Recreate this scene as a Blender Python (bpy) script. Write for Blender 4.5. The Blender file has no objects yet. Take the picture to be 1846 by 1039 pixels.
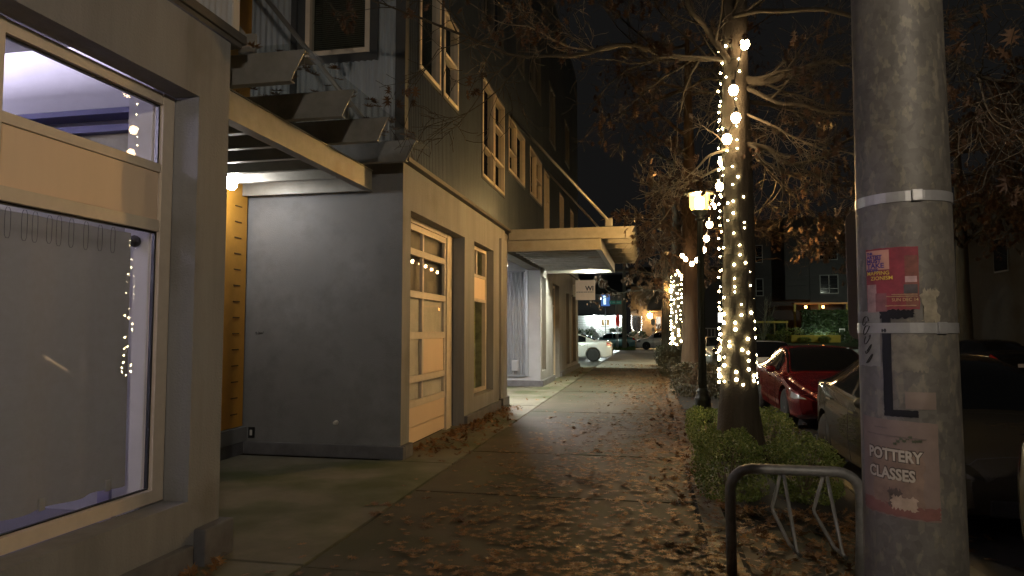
import bpy, bmesh, math, random
import numpy as np
from mathutils import Vector, Matrix, noise as mnoise

# ------------------------------------------------------------------ camera, world, light, exposure
SC = bpy.context.scene
COL = SC.collection
R = math.radians
cam_d = bpy.data.cameras.new("camera")
cam = bpy.data.objects.new("camera", cam_d); COL.objects.link(cam)
cam.location = (0, 0, 1.6)
cam.rotation_euler = (R(90 + 3.51), 0, R(11.42))
cam_d.sensor_width = 36; cam_d.lens = 1230 / 1846 * 36
cam_d.clip_start = 0.05; cam_d.clip_end = 1000
SC.camera = cam

W = bpy.data.worlds.new("World"); SC.world = W; W.use_nodes = True
nt = W.node_tree; nt.nodes.clear()
wo = nt.nodes.new('ShaderNodeOutputWorld'); add = nt.nodes.new('ShaderNodeAddShader')
b1 = nt.nodes.new('ShaderNodeBackground'); b2 = nt.nodes.new('ShaderNodeBackground')
sky = nt.nodes.new('ShaderNodeTexSky'); sky.sky_type = 'NISHITA'; sky.sun_disc = False
sky.sun_elevation = R(-6); sky.sun_rotation = R(200)
nt.links.new(sky.outputs[0], b1.inputs[0]); b1.inputs[1].default_value = 0.0004
b2.inputs[0].default_value = (1.0, 0.97, 0.95, 1); b2.inputs[1].default_value = 0.0065   # glow of the town on the night sky
nt.links.new(b1.outputs[0], add.inputs[0]); nt.links.new(b2.outputs[0], add.inputs[1]); nt.links.new(add.outputs[0], wo.inputs[0])

vs = SC.view_settings
vs.view_transform = 'Standard'; vs.look = 'None'; vs.gamma = 1; vs.exposure = 0; vs.use_curve_mapping = False
SC.render.engine = 'CYCLES'
cy = SC.cycles
cy.use_denoising = True
try: cy.denoiser = 'OPENIMAGEDENOISE'
except Exception: pass
cy.max_bounces = 6; cy.diffuse_bounces = 3; cy.glossy_bounces = 3; cy.transmission_bounces = 4; cy.transparent_max_bounces = 12
cy.sample_clamp_indirect = 4; cy.sample_clamp_direct = 0; cy.caustics_reflective = False; cy.caustics_refractive = False
cy.use_light_tree = True

LAMP_STRENGTH = 620      # street lantern glass
BULB_STRENGTH = 42
FAIRY_STRENGTH = 90

# ------------------------------------------------------------------ materials
MATS = {}
def mat(name, col, rough=.6, metal=0.0, var=0.0, vscale=6.0, bump=0.0, bscale=40.0, spec=.5, emit=None, estr=0, coat=0, dirt=None, streak=False, coord='Position'):
    if name in MATS: return MATS[name]
    m = bpy.data.materials.new(name); m.use_nodes = True; MATS[name] = m
    n = m.node_tree; p = n.nodes['Principled BSDF']
    p.inputs['Base Color'].default_value = (*col, 1); p.inputs['Roughness'].default_value = rough; p.inputs['Metallic'].default_value = metal
    p.inputs['Specular IOR Level'].default_value = spec; p.inputs['Coat Weight'].default_value = coat; p.inputs['Coat Roughness'].default_value = .04
    if emit:
        p.inputs['Emission Color'].default_value = (*emit, 1); p.inputs['Emission Strength'].default_value = estr
    vec = None
    if var or bump or dirt:
        if coord == 'Position': vec = n.nodes.new('ShaderNodeNewGeometry').outputs['Position']
        else: vec = n.nodes.new('ShaderNodeTexCoord').outputs[coord]
    if var:
        v2 = vec
        if streak:
            mp = n.nodes.new('ShaderNodeMapping'); mp.inputs['Scale'].default_value = (1, 1, .12); n.links.new(vec, mp.inputs[0]); v2 = mp.outputs[0]
        tx = n.nodes.new('ShaderNodeTexNoise'); tx.inputs['Scale'].default_value = vscale; tx.inputs['Detail'].default_value = 7; tx.inputs['Roughness'].default_value = .65
        n.links.new(v2, tx.inputs[0])
        mr = n.nodes.new('ShaderNodeMapRange'); mr.inputs[1].default_value = .3; mr.inputs[2].default_value = .7
        mr.inputs[3].default_value = 1 - var; mr.inputs[4].default_value = 1 + var; n.links.new(tx.outputs[0], mr.inputs[0])
        hs = n.nodes.new('ShaderNodeMix'); hs.data_type = 'RGBA'; hs.blend_type = 'MULTIPLY'; hs.inputs[0].default_value = 1
        hs.inputs[6].default_value = (*col, 1); n.links.new(mr.outputs[0], hs.inputs[7])
        out = hs.outputs[2]
        if dirt:   # (colour, scale, low, high)
            t2 = n.nodes.new('ShaderNodeTexNoise'); t2.inputs['Scale'].default_value = dirt[1]; t2.inputs['Detail'].default_value = 6
            n.links.new(vec, t2.inputs[0])
            m2 = n.nodes.new('ShaderNodeMapRange'); m2.inputs[1].default_value = dirt[2]; m2.inputs[2].default_value = dirt[3]; n.links.new(t2.outputs[0], m2.inputs[0])
            h2 = n.nodes.new('ShaderNodeMix'); h2.data_type = 'RGBA'; n.links.new(m2.outputs[0], h2.inputs[0]); n.links.new(out, h2.inputs[6])
            h2.inputs[7].default_value = (*dirt[0], 1); out = h2.outputs[2]
        n.links.new(out, p.inputs['Base Color'])
    if bump:
        tb = n.nodes.new('ShaderNodeTexNoise'); tb.inputs['Scale'].default_value = bscale; tb.inputs['Detail'].default_value = 4; n.links.new(vec, tb.inputs[0])
        bp = n.nodes.new('ShaderNodeBump'); bp.inputs['Strength'].default_value = bump; bp.inputs['Distance'].default_value = .01
        n.links.new(tb.outputs[0], bp.inputs['Height']); n.links.new(bp.outputs[0], p.inputs['Normal'])
    return m

def glass(name, tint=(1, 1, 1), ior=1.5, rough=0.0, base=0.0):
    if name in MATS: return MATS[name]
    m = bpy.data.materials.new(name); m.use_nodes = True; MATS[name] = m
    n = m.node_tree; n.nodes.clear()
    o = n.nodes.new('ShaderNodeOutputMaterial'); mx = n.nodes.new('ShaderNodeMixShader'); t = n.nodes.new('ShaderNodeBsdfTransparent')
    g = n.nodes.new('ShaderNodeBsdfGlossy'); t.inputs[0].default_value = (*tint, 1); g.inputs['Roughness'].default_value = rough
    ge = n.nodes.new('ShaderNodeNewGeometry'); dt = n.nodes.new('ShaderNodeVectorMath'); dt.operation = 'DOT_PRODUCT'
    n.links.new(ge.outputs['Incoming'], dt.inputs[0]); n.links.new(ge.outputs['Normal'], dt.inputs[1]); prev = dt.outputs['Value']
    f0 = ((ior - 1) / (ior + 1)) ** 2 + base
    for op, v, first in (('ABSOLUTE', 0, 0), ('SUBTRACT', 1, 1), ('POWER', 5, 0), ('MULTIPLY', 1 - f0, 0), ('ADD', f0, 0)):
        q = n.nodes.new('ShaderNodeMath'); q.operation = op; q.use_clamp = True
        if first: q.inputs[0].default_value = v; n.links.new(prev, q.inputs[1])
        else: n.links.new(prev, q.inputs[0]); q.inputs[1].default_value = v
        prev = q.outputs[0]
    n.links.new(prev, mx.inputs[0]); n.links.new(t.outputs[0], mx.inputs[1]); n.links.new(g.outputs[0], mx.inputs[2]); n.links.new(mx.outputs[0], o.inputs[0])
    return m

def emat(name, col, strength):
    if name in MATS: return MATS[name]
    m = bpy.data.materials.new(name); m.use_nodes = True; MATS[name] = m
    n = m.node_tree; n.nodes.clear()
    o = n.nodes.new('ShaderNodeOutputMaterial'); e = n.nodes.new('ShaderNodeEmission')
    e.inputs[0].default_value = (*col, 1); e.inputs[1].default_value = strength; n.links.new(e.outputs[0], o.inputs[0])
    return m

def leafmat(name, stops, rough=.6, trans=0.0):
    m = bpy.data.materials.new(name); m.use_nodes = True; MATS[name] = m
    n = m.node_tree; p = n.nodes['Principled BSDF']; p.inputs['Roughness'].default_value = rough
    g = n.nodes.new('ShaderNodeNewGeometry'); r = n.nodes.new('ShaderNodeValToRGB')
    r.color_ramp.elements[0].color = (*stops[0], 1); r.color_ramp.elements[-1].color = (*stops[-1], 1)
    for i, s in enumerate(stops[1:-1]):
        e = r.color_ramp.elements.new((i + 1) / (len(stops) - 1)); e.color = (*s, 1)
    n.links.new(g.outputs['Random Per Island'], r.inputs[0]); n.links.new(r.outputs[0], p.inputs['Base Color'])
    return m

# ------------------------------------------------------------------ mesh helpers
class MB:
    def __init__(s): s.v = []; s.f = []; s.sm = []
    def add(s, vs, fs, smooth=False):
        b = len(s.v); s.v.extend([tuple(x) for x in vs]); s.f.extend([tuple(b + i for i in f) for f in fs]); s.sm.extend([smooth] * len(fs)); return s
    def quad(s, a, b, c, d): return s.add([a, b, c, d], [(0, 1, 2, 3)])
    def box(s, lo, hi, bev=0.0, M=None):
        x0, y0, z0 = [min(a, b) for a, b in zip(lo, hi)]; x1, y1, z1 = [max(a, b) for a, b in zip(lo, hi)]
        if bev > 0:
            bm = bmesh.new(); bmesh.ops.create_cube(bm, size=1)
            for v in bm.verts: v.co = Vector(((x0 + x1) / 2 + v.co.x * (x1 - x0), (y0 + y1) / 2 + v.co.y * (y1 - y0), (z0 + z1) / 2 + v.co.z * (z1 - z0)))
            bmesh.ops.bevel(bm, geom=list(bm.edges), offset=min(bev, (x1 - x0) * .45, (y1 - y0) * .45, (z1 - z0) * .45), segments=2, affect='EDGES', profile=.6)
            bm.verts.index_update()
            vs = [v.co.copy() for v in bm.verts]; fs = [[v.index for v in f.verts] for f in bm.faces]; bm.free()
        else:
            vs = [Vector(q) for q in ((x0, y0, z0), (x1, y0, z0), (x1, y1, z0), (x0, y1, z0), (x0, y0, z1), (x1, y0, z1), (x1, y1, z1), (x0, y1, z1))]
            fs = [(0, 3, 2, 1), (4, 5, 6, 7), (0, 1, 5, 4), (1, 2, 6, 5), (2, 3, 7, 6), (3, 0, 4, 7)]
        if M is not None: vs = [M @ v for v in vs]
        return s.add(vs, fs)
    def tube(s, pts, rad, n=8, cap=True, closed=False):
        pts = [Vector(p) for p in pts]; k = len(pts)
        if not hasattr(rad, '__len__'): rad = [rad] * k
        vs = []; nrm = None
        for i, p in enumerate(pts):
            if closed: t = pts[(i + 1) % k] - pts[i - 1]
            else: t = pts[min(i + 1, k - 1)] - pts[max(i - 1, 0)]
            if t.length < 1e-9: t = Vector((0, 0, 1))
            t.normalize()
            if nrm is None: nrm = t.orthogonal().normalized()
            else:
                nrm = nrm - t * nrm.dot(t)
                nrm = nrm.normalized() if nrm.length > 1e-6 else t.orthogonal().normalized()
            bn = t.cross(nrm)
            for j in range(n):
                a = 2 * math.pi * j / n; vs.append(p + (nrm * math.cos(a) + bn * math.sin(a)) * rad[i])
        fs = []
        for i in range(k if closed else k - 1):
            for j in range(n):
                a = i * n; b = ((i + 1) % k) * n; fs.append((a + j, a + (j + 1) % n, b + (j + 1) % n, b + j))
        s.add(vs, fs, True)
        if cap and not closed:
            b = len(s.v) - len(vs); s.f.append(tuple(b + j for j in reversed(range(n)))); s.f.append(tuple(b + (k - 1) * n + j for j in range(n))); s.sm += [False, False]
        return s
    def lathe(s, prof, n=20, c=(0, 0, 0), M=None, smooth=True):
        vs = []
        for r, z in prof:
            for j in range(n):
                a = 2 * math.pi * j / n; v = Vector((r * math.cos(a), r * math.sin(a), z))
                if M is not None: v = M @ v
                vs.append(v + Vector(c))
        k = len(prof); fs = [(i * n + j, i * n + (j + 1) % n, (i + 1) * n + (j + 1) % n, (i + 1) * n + j) for i in range(k - 1) for j in range(n)]
        s.add(vs, fs, smooth)
        b = len(s.v) - len(vs)
        if prof[0][0] > 1e-6: s.f.append(tuple(b + j for j in reversed(range(n)))); s.sm.append(False)
        if prof[-1][0] > 1e-6: s.f.append(tuple(b + (k - 1) * n + j for j in range(n))); s.sm.append(False)
        return s
    def prism(s, poly, axis, a, b):
        """poly: list of (p,q) in the plane normal to axis; extruded from a to b."""
        def mk(p, q, t): return {'x': (t, p, q), 'y': (p, t, q), 'z': (p, q, t)}[axis]
        n = len(poly); vs = [mk(p, q, a) for p, q in poly] + [mk(p, q, b) for p, q in poly]
        fs = [tuple(range(n)), tuple(reversed(range(n, 2 * n)))] + [(i, i + n, (i + 1) % n + n, (i + 1) % n) for i in range(n)]
        return s.add(vs, fs)
    def ico(s, c, r, sub=1):
        bm = bmesh.new(); bmesh.ops.create_icosphere(bm, subdivisions=sub, radius=r); bm.verts.index_update()
        s.add([v.co + Vector(c) for v in bm.verts], [[v.index for v in f.verts] for f in bm.faces], True); bm.free(); return s
    def mesh(s, name):
        me = bpy.data.meshes.new(name); me.from_pydata(s.v, [], s.f)
        me.polygons.foreach_set('use_smooth', s.sm); me.update(); return me
    def build(s, name, m, parent=None, fixn=False):
        me = s.mesh(name)
        if fixn:
            bm = bmesh.new(); bm.from_mesh(me); bmesh.ops.recalc_face_normals(bm, faces=bm.faces); bm.to_mesh(me); bm.free()
        return link(name, me, m, parent)

def link(name, me, m=None, parent=None, loc=None):
    o = bpy.data.objects.new(name, me); COL.objects.link(o)
    if m is not None and me is not None and len(me.materials) == 0: me.materials.append(m)
    if parent is not None: o.parent = parent
    if loc is not None: o.location = loc
    return o
def tag(o, label, cat, group=None, kind=None):
    if label: o['label'] = label
    if cat: o['category'] = cat
    if group: o['group'] = group
    if kind: o['kind'] = kind
    return o
def thing(name, label, cat, loc=(0, 0, 0), rz=0, group=None):
    o = bpy.data.objects.new(name, None); COL.objects.link(o); o.location = loc; o.rotation_euler = (0, 0, rz); o.empty_display_size = .1
    return tag(o, label, cat, group)
def struct(o): o['kind'] = 'structure'; return o
def copy_tree(o, parent=None):
    c = o.copy(); COL.objects.link(c)
    if parent is not None: c.parent = parent
    for ch in list(o.children): copy_tree(ch, c)
    return c
def textmesh(txt, size, align='LEFT', bold=0.0, ext=0.0):
    cu = bpy.data.curves.new('t', 'FONT'); cu.body = txt; cu.size = size; cu.align_x = align; cu.offset = bold; cu.extrude = ext; cu.resolution_u = 3
    o = bpy.data.objects.new('t', cu); COL.objects.link(o); dg = bpy.context.evaluated_depsgraph_get()
    me = bpy.data.meshes.new_from_object(o.evaluated_get(dg)); bpy.data.objects.remove(o); return me

# ------------------------------------------------------------------ palette
stucco = mat('grey_stucco', (.245, .245, .25), .85, var=.20, vscale=3.2, streak=True, bump=.55, bscale=75, dirt=((.14, .125, .10), .9, .56, .78))
stucco_b = mat('grey_stucco_bluish', (.205, .208, .215), .8, var=.20, vscale=2.6, bump=.5, bscale=75, dirt=((.165, .168, .172), 1.3, .5, .75))
plinthm = mat('plinth_grey', (.12, .12, .13), .75, var=.25, vscale=5, bump=.15, bscale=90)
tanpaint = mat('tan_frame_paint', (.66, .57, .46), .5, var=.07, vscale=8)
tanpanel = mat('tan_panel', (.80, .62, .45), .55, var=.04, vscale=3, streak=True)
galv = mat('galvanised_siding', (.072, .09, .112), .40, .45, var=.16, vscale=9, streak=True)
darktrim = mat('dark_trim', (.06, .065, .07), .5, var=.1)
flash = mat('flashing_metal', (.085, .08, .075), .6, .1, var=.15)
steel = mat('painted_steel_beam', (.26, .25, .22), .5, .25, var=.16, vscale=5, bump=.08, bscale=30, dirt=((.20, .15, .10), 1.6, .58, .8))
steeld = mat('shaded_steel_beam', (.23, .23, .22), .5, .3, var=.2, vscale=5)  # darker copy of the beam steel; the near outriggers' shade is in the colour
orangep = mat('orange_panel_paint', (.56, .27, .035), .55, var=.12, vscale=4)
winglass = glass('window_glass', base=.03)
darkglass = glass('upper_window_glass', (.8, .85, .85), base=.05)
roomdark = mat('dark_room', (.035, .035, .035), .9)
blindm = mat('window_blind', (.20, .20, .17), .7)
blackm = mat('black_metal', (.02, .02, .022), .45, .2)
white = mat('white_plaster', (.75, .74, .76), .8, var=.04)

# ------------------------------------------------------------------ setting: ground sheets
g = MB(); g.box((-250, -60, -.5), (250, 320, -.19)); struct(g.build('ground', mat('ground_soil', (.035, .03, .022), .95, var=.3, vscale=1.5)))
asphalt = mat('asphalt', (.045, .045, .047), .62, var=.3, vscale=3, bump=.5, bscale=120, dirt=((.075, .07, .062), .6, .5, .7))
g = MB(); g.box((2.15, -30, -.3), (12.0, 55, -.15)); struct(g.build('road', asphalt))
g = MB(); g.box((-60, 55.02, -.3), (60, 67.5, -.146)); struct(g.build('cross_street', asphalt))
wet = mat('wet_lot_asphalt', (.07, .075, .072), .38, var=.35, vscale=2, bump=.35, bscale=70)
g = MB(); g.box((-40, 30.0, -.3), (-2.38, 55, -.02)); struct(g.build('parking_lot', wet))

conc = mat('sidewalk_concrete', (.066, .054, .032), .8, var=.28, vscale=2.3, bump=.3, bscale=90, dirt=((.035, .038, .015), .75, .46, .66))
conc_far = mat('sidewalk_concrete_pale', (.19, .185, .165), .8, var=.2, vscale=2.3, bump=.3, bscale=90, dirt=((.10, .105, .07), .9, .5, .72))  # paler tone for the far stretch of walk
gap = mat('joint_dirt', (.022, .02, .016), .95)
g = MB(); g.box((-5.3, -8, -.3), (1.96, 29.98, -.022)); struct(g.build('pavement_base', gap))
g = MB(); g.box((-2.36, 30.01, -.3), (1.96, 54.9, -.022)); struct(g.build('pavement_base', gap))
rs = random.Random(5)
def slab(mb, x0, y0, x1, y1, z=0.0, gp=.012):
    dz = rs.uniform(-.003, .003); mb.box((x0 + gp, y0 + gp, -.2), (x1 - gp, y1 - gp, z + dz), bev=.006)
sw = MB(); ys = [-8] + [-6.9 + 2.25 * i for i in range(16)]
for a, b in zip(ys[:-1], ys[1:]): slab(sw, -2.33, a, .38, b)
struct(sw.build('sidewalk', conc))
sw = MB()
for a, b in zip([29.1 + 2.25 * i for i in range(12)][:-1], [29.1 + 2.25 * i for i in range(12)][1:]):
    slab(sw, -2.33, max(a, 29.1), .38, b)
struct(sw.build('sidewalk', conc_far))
sw = MB()
for a, b in ((-8, -3), (-3, .6), (.6, 4.38), (4.38, 8.0), (8.0, 11.1), (11.1, 14.35)): slab(sw, -5.24 if 4 < a < 5 else -3.3, a, -2.33, b)
for a, b in ((14.35, 16.7), (16.7, 19.2)): slab(sw, -5.24, a, -2.33, b)
for a, b in ((19.2, 22.5), (22.5, 26), (26, 30.0)): slab(sw, -3.15, a, -2.33, b)
struct(sw.build('sidewalk', mat('mossy_concrete', (.145, .135, .098), .8, var=.26, vscale=1.6, bump=.3, bscale=90, dirt=((.06, .072, .025), .95, .44, .62))))
sw = MB()                                              # narrow edging band along the planting strip and the rack pad
for i in range(30): slab(sw, .40, -7 + 1.5 * i * 1.2, .62, -7 + 1.5 * (i + 1) * 1.2, -.004)
struct(sw.build('pavement_edging', mat('edging_concrete', (.15, .125, .095), .85, var=.3, vscale=4, bump=.4, bscale=80)))
sw = MB()
for a, b in ((-8, -3.5), (-3.5, 1), (1, 3.6), (3.6, 5.9)): slab(sw, .63, a, 1.96, b, -.006)
struct(sw.build('pavement', conc))
g = MB(); g.box((.63, 5.92, -.25), (1.96, 54.8, -.045)); struct(g.build('planting_soil', mat('planter_soil', (.03, .022, .014), .95, var=.4, vscale=9, bump=1, bscale=25)))
g = MB()
for i in range(21): g.box((1.97, -8 + 3 * i + .004, -.3), (2.14, -5 + 3 * i - .004, .0), bev=.02)
struct(g.build('kerb', mat('kerb_concrete', (.11, .10, .07), .85, var=.25, vscale=4, bump=.3, bscale=70)))
g = MB()
g.box((12.0, -30, -.3), (15, 55, .0), bev=.02); g.box((-60, 67.5, -.3), (60, 69.0, 0), bev=.02)
struct(g.build('opposite_pavement', conc))
# raised bank where the yards across the corner begin
g = MB(); n_ = 24
vs_, fs_ = [], []
for i in range(n_ + 1):
    for j in range(9):
        y = 69.0 + j * 2.2; x = 8 + i * 1.0; vs_.append((x, y, -.02 + .42 * min(1, j / 2.5) + .05 * mnoise.noise((x * .6, y * .6, 0))))
for i in range(n_):
    for j in range(8): a = i * 9 + j; fs_.append((a, a + 9, a + 10, a + 1))
g.add(vs_, fs_, True); struct(g.build('terrain', mat('yard_lawn', (.04, .06, .02), .95, var=.4, vscale=3, bump=1, bscale=30)))

# ------------------------------------------------------------------ walls with openings
def wall_cells(ops, u0, u1, z0, z1):
    us = sorted({u0, u1, *[c for o in ops for c in (o[0], o[1]) if u0 < c < u1]})
    for a, b in zip(us[:-1], us[1:]):
        m = (a + b) / 2; cuts = sorted([(o[2], o[3]) for o in ops if o[0] < m < o[1]]); z = z0
        for lo, hi in cuts:
            if lo > z + 1e-6: yield a, b, z, min(lo, z1)
            z = max(z, hi)
        if z < z1 - 1e-6: yield a, b, z, z1
def place(face, off):
    """face 'street': plane x=off facing +x, u=y.  face 'cam': plane y=off facing -y, u=x."""
    if face == 'street': return lambda u, d, z: (off + d, u, z)
    return lambda u, d, z: (u, off - d, z)
def flat_wall(mb, P, ops, u0, u1, z0, z1, depth=.0):
    for a, b, c, d in wall_cells(ops, u0, u1, z0, z1): mb.quad(P(a, 0, c), P(b, 0, c), P(b, 0, d), P(a, 0, d))
    if depth:
        for a, b, c, d in ops:
            for q in (((a, c), (a, d)), ((b, c), (b, d)), ((a, d), (b, d)), ((a, c), (b, c))):
                (p0, r0), (p1, r1) = q; mb.quad(P(p0, 0, r0), P(p1, 0, r1), P(p1, -depth, r1), P(p0, -depth, r0))
def corr_wall(mb, P, ops, u0, u1, z0, z1, pitch=.068, amp=.011):
    for a, b, c, d in wall_cells(ops, u0, u1, z0, z1):
        k = max(2, int((b - a) / pitch * 8)); vs, fs = [], []
        for i in range(k + 1):
            u = a + (b - a) * i / k; dd = amp * math.sin(2 * math.pi * u / pitch); vs += [P(u, dd, c), P(u, dd, d)]
        for i in range(k): fs.append((2 * i, 2 * i + 2, 2 * i + 3, 2 * i + 1))
        mb.add(vs, fs, True)
def pbox(mb, P, u0, u1, d0, d1, z0, z1, bev=.004):
    a, b = P(u0, d0, z0), P(u1, d1, z1); mb.box(a, b, bev=bev)

# ================================================================== the long building
BLD = thing('mixed_use_building', 'long grey building with corrugated metal upper floors and a stuccoed ground floor along the sidewalk', 'building', (-3.05, 8.12, 0))
BLD.location = (0, 0, 0)
XF = -3.05
S = place('street', XF)
# --- near bay (shop window beside the camera)
wnd = (-.9, 4.13, .45, 3.22)
wl = MB(); flat_wall(wl, S, [wnd], -6, 4.47, 0, 3.74, .19)
wl.quad((XF, 4.47, 0), (-5.24, 4.47, 0), (-5.24, 4.47, 3.74), (XF, 4.47, 3.74))
wl.build('wall', stucco, BLD)
pl = MB(); pl.box((XF - .2, -6, 0), (XF + .055, 4.13, .17), bev=.012); pl.box((-5.2, 4.2, 0), (XF + .085, 4.53, .25), bev=.015); pl.build('plinth', plinthm, BLD)
# window frame of the near bay
SW = place('street', -3.24)
fr = MB()
def bar(u0, u1, z0, z1, d0=-.07, d1=.0, mb=None): pbox(mb or fr, SW, u0, u1, d0, d1, z0, z1)
bar(4.02, 4.128, .455, 3.215); bar(2.745, 2.85, .455, 3.215); bar(1.4, 1.5, .455, 3.215); bar(-.895, -.8, .455, 3.215)
bar(-.79, 4.015, 3.135, 3.21, -.068, -.002); bar(-.79, 4.015, .46, .545, -.068, .012); bar(-.79, 4.015, 2.665, 2.725, -.066, -.004); bar(-.79, 4.015, 2.262, 2.34, -.066, -.004)
FR = fr.build('window_frame', tanpaint, BLD)
pn = MB(); pbox(pn, SW, -.79, 4.01, -.06, -.018, 2.342, 2.663); pn.build('spandrel_panel', tanpanel, FR)
gl = MB()
for (a, b) in ((2.85, 4.02), (1.5, 2.745), (-.8, 1.4)):
    for (c, d) in ((.545, 2.262), (2.725, 3.135)): gl.quad(SW(a, -.045, c), SW(b, -.045, c), SW(b, -.045, d), SW(a, -.045, d))
gl.build('glass', winglass, FR)
gk = MB()                                            # black gaskets round the panes
for (a, b) in ((2.85, 4.02), (1.5, 2.745)):
    for (c, d) in ((.545, 2.262), (2.725, 3.135)):
        pbox(gk, SW, a, b, -.052, -.03, d - .012, d, 0); pbox(gk, SW, a, b, -.052, -.03, c, c + .008, 0); pbox(gk, SW, b - .014, b, -.052, -.028, c + .009, d - .013, 0)
gk.build('gasket', blackm, FR)
# shop room
rm = MB(); X0, X1, Y0, Y1, ZC = -9.0, -3.33, -5.9, 4.3, 3.95
rm.quad((X0, Y0, .30), (X1, Y0, .30), (X1, Y1, .30), (X0, Y1, .30)); FLOORM = mat('shop_floor', (.16, .15, .17), .5)
rm.build('shop_floor', FLOORM, BLD)
rm = MB(); rm.quad((X0, Y0, ZC), (X1, Y0, ZC), (X1, Y1, ZC), (X0, Y1, ZC)); rm.quad((X0, Y0, .3), (X0, Y1, .3), (X0, Y1, ZC), (X0, Y0, ZC))
rm.quad((X0, Y1, .3), (X1, Y1, .3), (X1, Y1, ZC), (X0, Y1, ZC)); rm.quad((X0, Y0, .3), (X1, Y0, .3), (X1, Y0, ZC), (X0, Y0, ZC))
rm.build('shop_wall', white, BLD)
rm = MB(); rm.box((-8.98, 4.14, 3.15), (-3.56, 4.29, 3.19)); rm.box((-8.98, 4.14, 3.02), (-3.56, 4.29, 3.07))
rm.build('shop_soffit', mat('soffit_blue_grey', (.07, .07, .16), .7), BLD)
rm = MB(); rm.box((-8.9, 4.2, 2.2), (-3.56, 4.295, 3.018)); rm.build('ceiling_return', mat('olive_grey_ceiling', (.34, .33, .28), .8, var=.3, vscale=3), BLD)
rm = MB(); rm.box((-3.545, 4.05, .3), (-3.35, 4.29, ZC - .003), bev=.01); rm.build('shop_column', white, BLD)
rm = MB(); rm.tube([(-4.15, 3.05, ZC - .002), (-4.15, 3.05, ZC - .22)], .045, 12); rm.tube([(-4.15, 3.05, ZC - .2), (-4.15, 3.05, ZC - .27)], .06, 12); rm.build('ceiling_pipe', white, BLD)
led = thing('uplight', 'unseen lavender uplight bar added to light the ceiling of the near shop', 'ceiling light', (-5.9, .8, 3.35))  # added out of view; its opaque housing sends the light to the ceiling
m_ = MB(); m_.box((-.9, -1.9, -.08), (.9, 1.9, 0), bev=.01); m_.build('housing', mat('uplight_grey', (.3, .3, .3), .5), led); m_ = MB(); m_.box((-.8, -1.8, .003), (.8, 1.8, .02)); m_.build('diffuser', emat('shop_light', (.80, .74, 1.0), 125), led)
# curtain behind the near window
cu = MB(); vs_, fs_ = [], []; K = 300
for i in range(K + 1):
    y = -.75 + (3.87 + .75) * i / K; d = .036 * math.sin(y * 2 * math.pi / .34 + .7 * math.sin(y * 3.1)) + .012 * math.sin(y * 17)
    vs_ += [(-3.345 + d * .8, y, .60), (-3.345 + d * .25, y, 2.235)]
for i in range(K): fs_.append((2 * i, 2 * i + 2, 2 * i + 3, 2 * i + 1))
cu.add(vs_, fs_, True)
CURT = thing('curtain', 'pale grey sheer curtain hung behind the large shop window', 'curtain', (0, 0, 0))
cm = mat('sheer_curtain', (.22, .225, .235), .9, var=.08, vscale=20)
nn_ = cm.node_tree; tl_ = nn_.nodes.new('ShaderNodeBsdfTranslucent'); tl_.inputs[0].default_value = (.50, .46, .30, 1); ms_ = nn_.nodes.new('ShaderNodeMixShader'); ms_.inputs[0].default_value = .30
nn_.links.new(nn_.nodes['Principled BSDF'].outputs[0], ms_.inputs[1]); nn_.links.new(tl_.outputs[0], ms_.inputs[2]); nn_.links.new(ms_.outputs[0], nn_.nodes['Material Output'].inputs[0])
cu.build('fabric', cm, CURT)
rd = MB(); rd.tube([(-3.42, -.8, 2.2), (-3.42, 3.98, 2.2)], .012, 8); rd.ico((-3.42, 4.0, 2.2), .042, 2); rd.build('curtain_rod', blackm, CURT)
rg = MB(); y = 2.2
rr = random.Random(3)
while y < 3.8:
    h = .075 + .012 * rr.random(); w = .017
    pts = [(-3.312, y + w * math.copysign(min(1, abs(math.cos(t)) * 1.25), math.cos(t)), 2.165 + h * math.copysign(min(1, abs(math.sin(t)) * 1.15), math.sin(t))) for t in [2 * math.pi * k / 16 for k in range(16)]]
    rg.tube(pts, .0014, 4, closed=True); y += .062 + .05 * rr.random()
rg.build('curtain_ring', blackm, CURT)
for y in (3.25, 3.72):
    wt = MB(); wt.box((-3.318, y - .02, .60), (-3.306, y + .02, .67), bev=.008); wt.build('hem_weight', mat('hem_tag', (.36, .36, .36), .5), CURT)
dm = MB(); dm.box((-3.66, 4.02, .31), (-3.57, 4.05, 2.2), bev=.005); tag(dm.build('display_post', mat('post_lilac', (.45, .43, .62), .6)), 'narrow lilac post at the end of the curtain behind the shop glass', 'post')
# --- recess between the bays
rc = MB(); P = place('street', -5.24)
flat_wall(rc, P, [], 4.47, 8.12, 0, 9.5); rc.build('recess_wall', stucco_b, BLD)
op = MB(); op.box((-5.235, 7.35, .36), (-5.19, 8.06, 9.4), bev=.006); OP = op.build('orange_panel', orangep, BLD)
for i in range(14):
    sl = MB(); sl.box((-5.192, 7.79, .52 + .205 * i), (-5.183, 7.93, .535 + .205 * i)); sl.build('slot', mat('slot_shadow', (.10, .05, .01), .8), OP)
pl = MB(); pl.box((-5.238, 4.54, 0), (-5.17, 8.06, .16), bev=.01); pl.build('plinth', plinthm, BLD); pl = MB(); pl.box((-5.17, 8.06, 0), (XF + .06, 8.119, .16), bev=.012); pl.build('plinth', plinthm, BLD)
st = MB(); st.box((-5.237, 4.54, .161), (-5.16, 8.118, .35), bev=.006); st.build('stem_wall', stucco_b, BLD)
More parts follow.
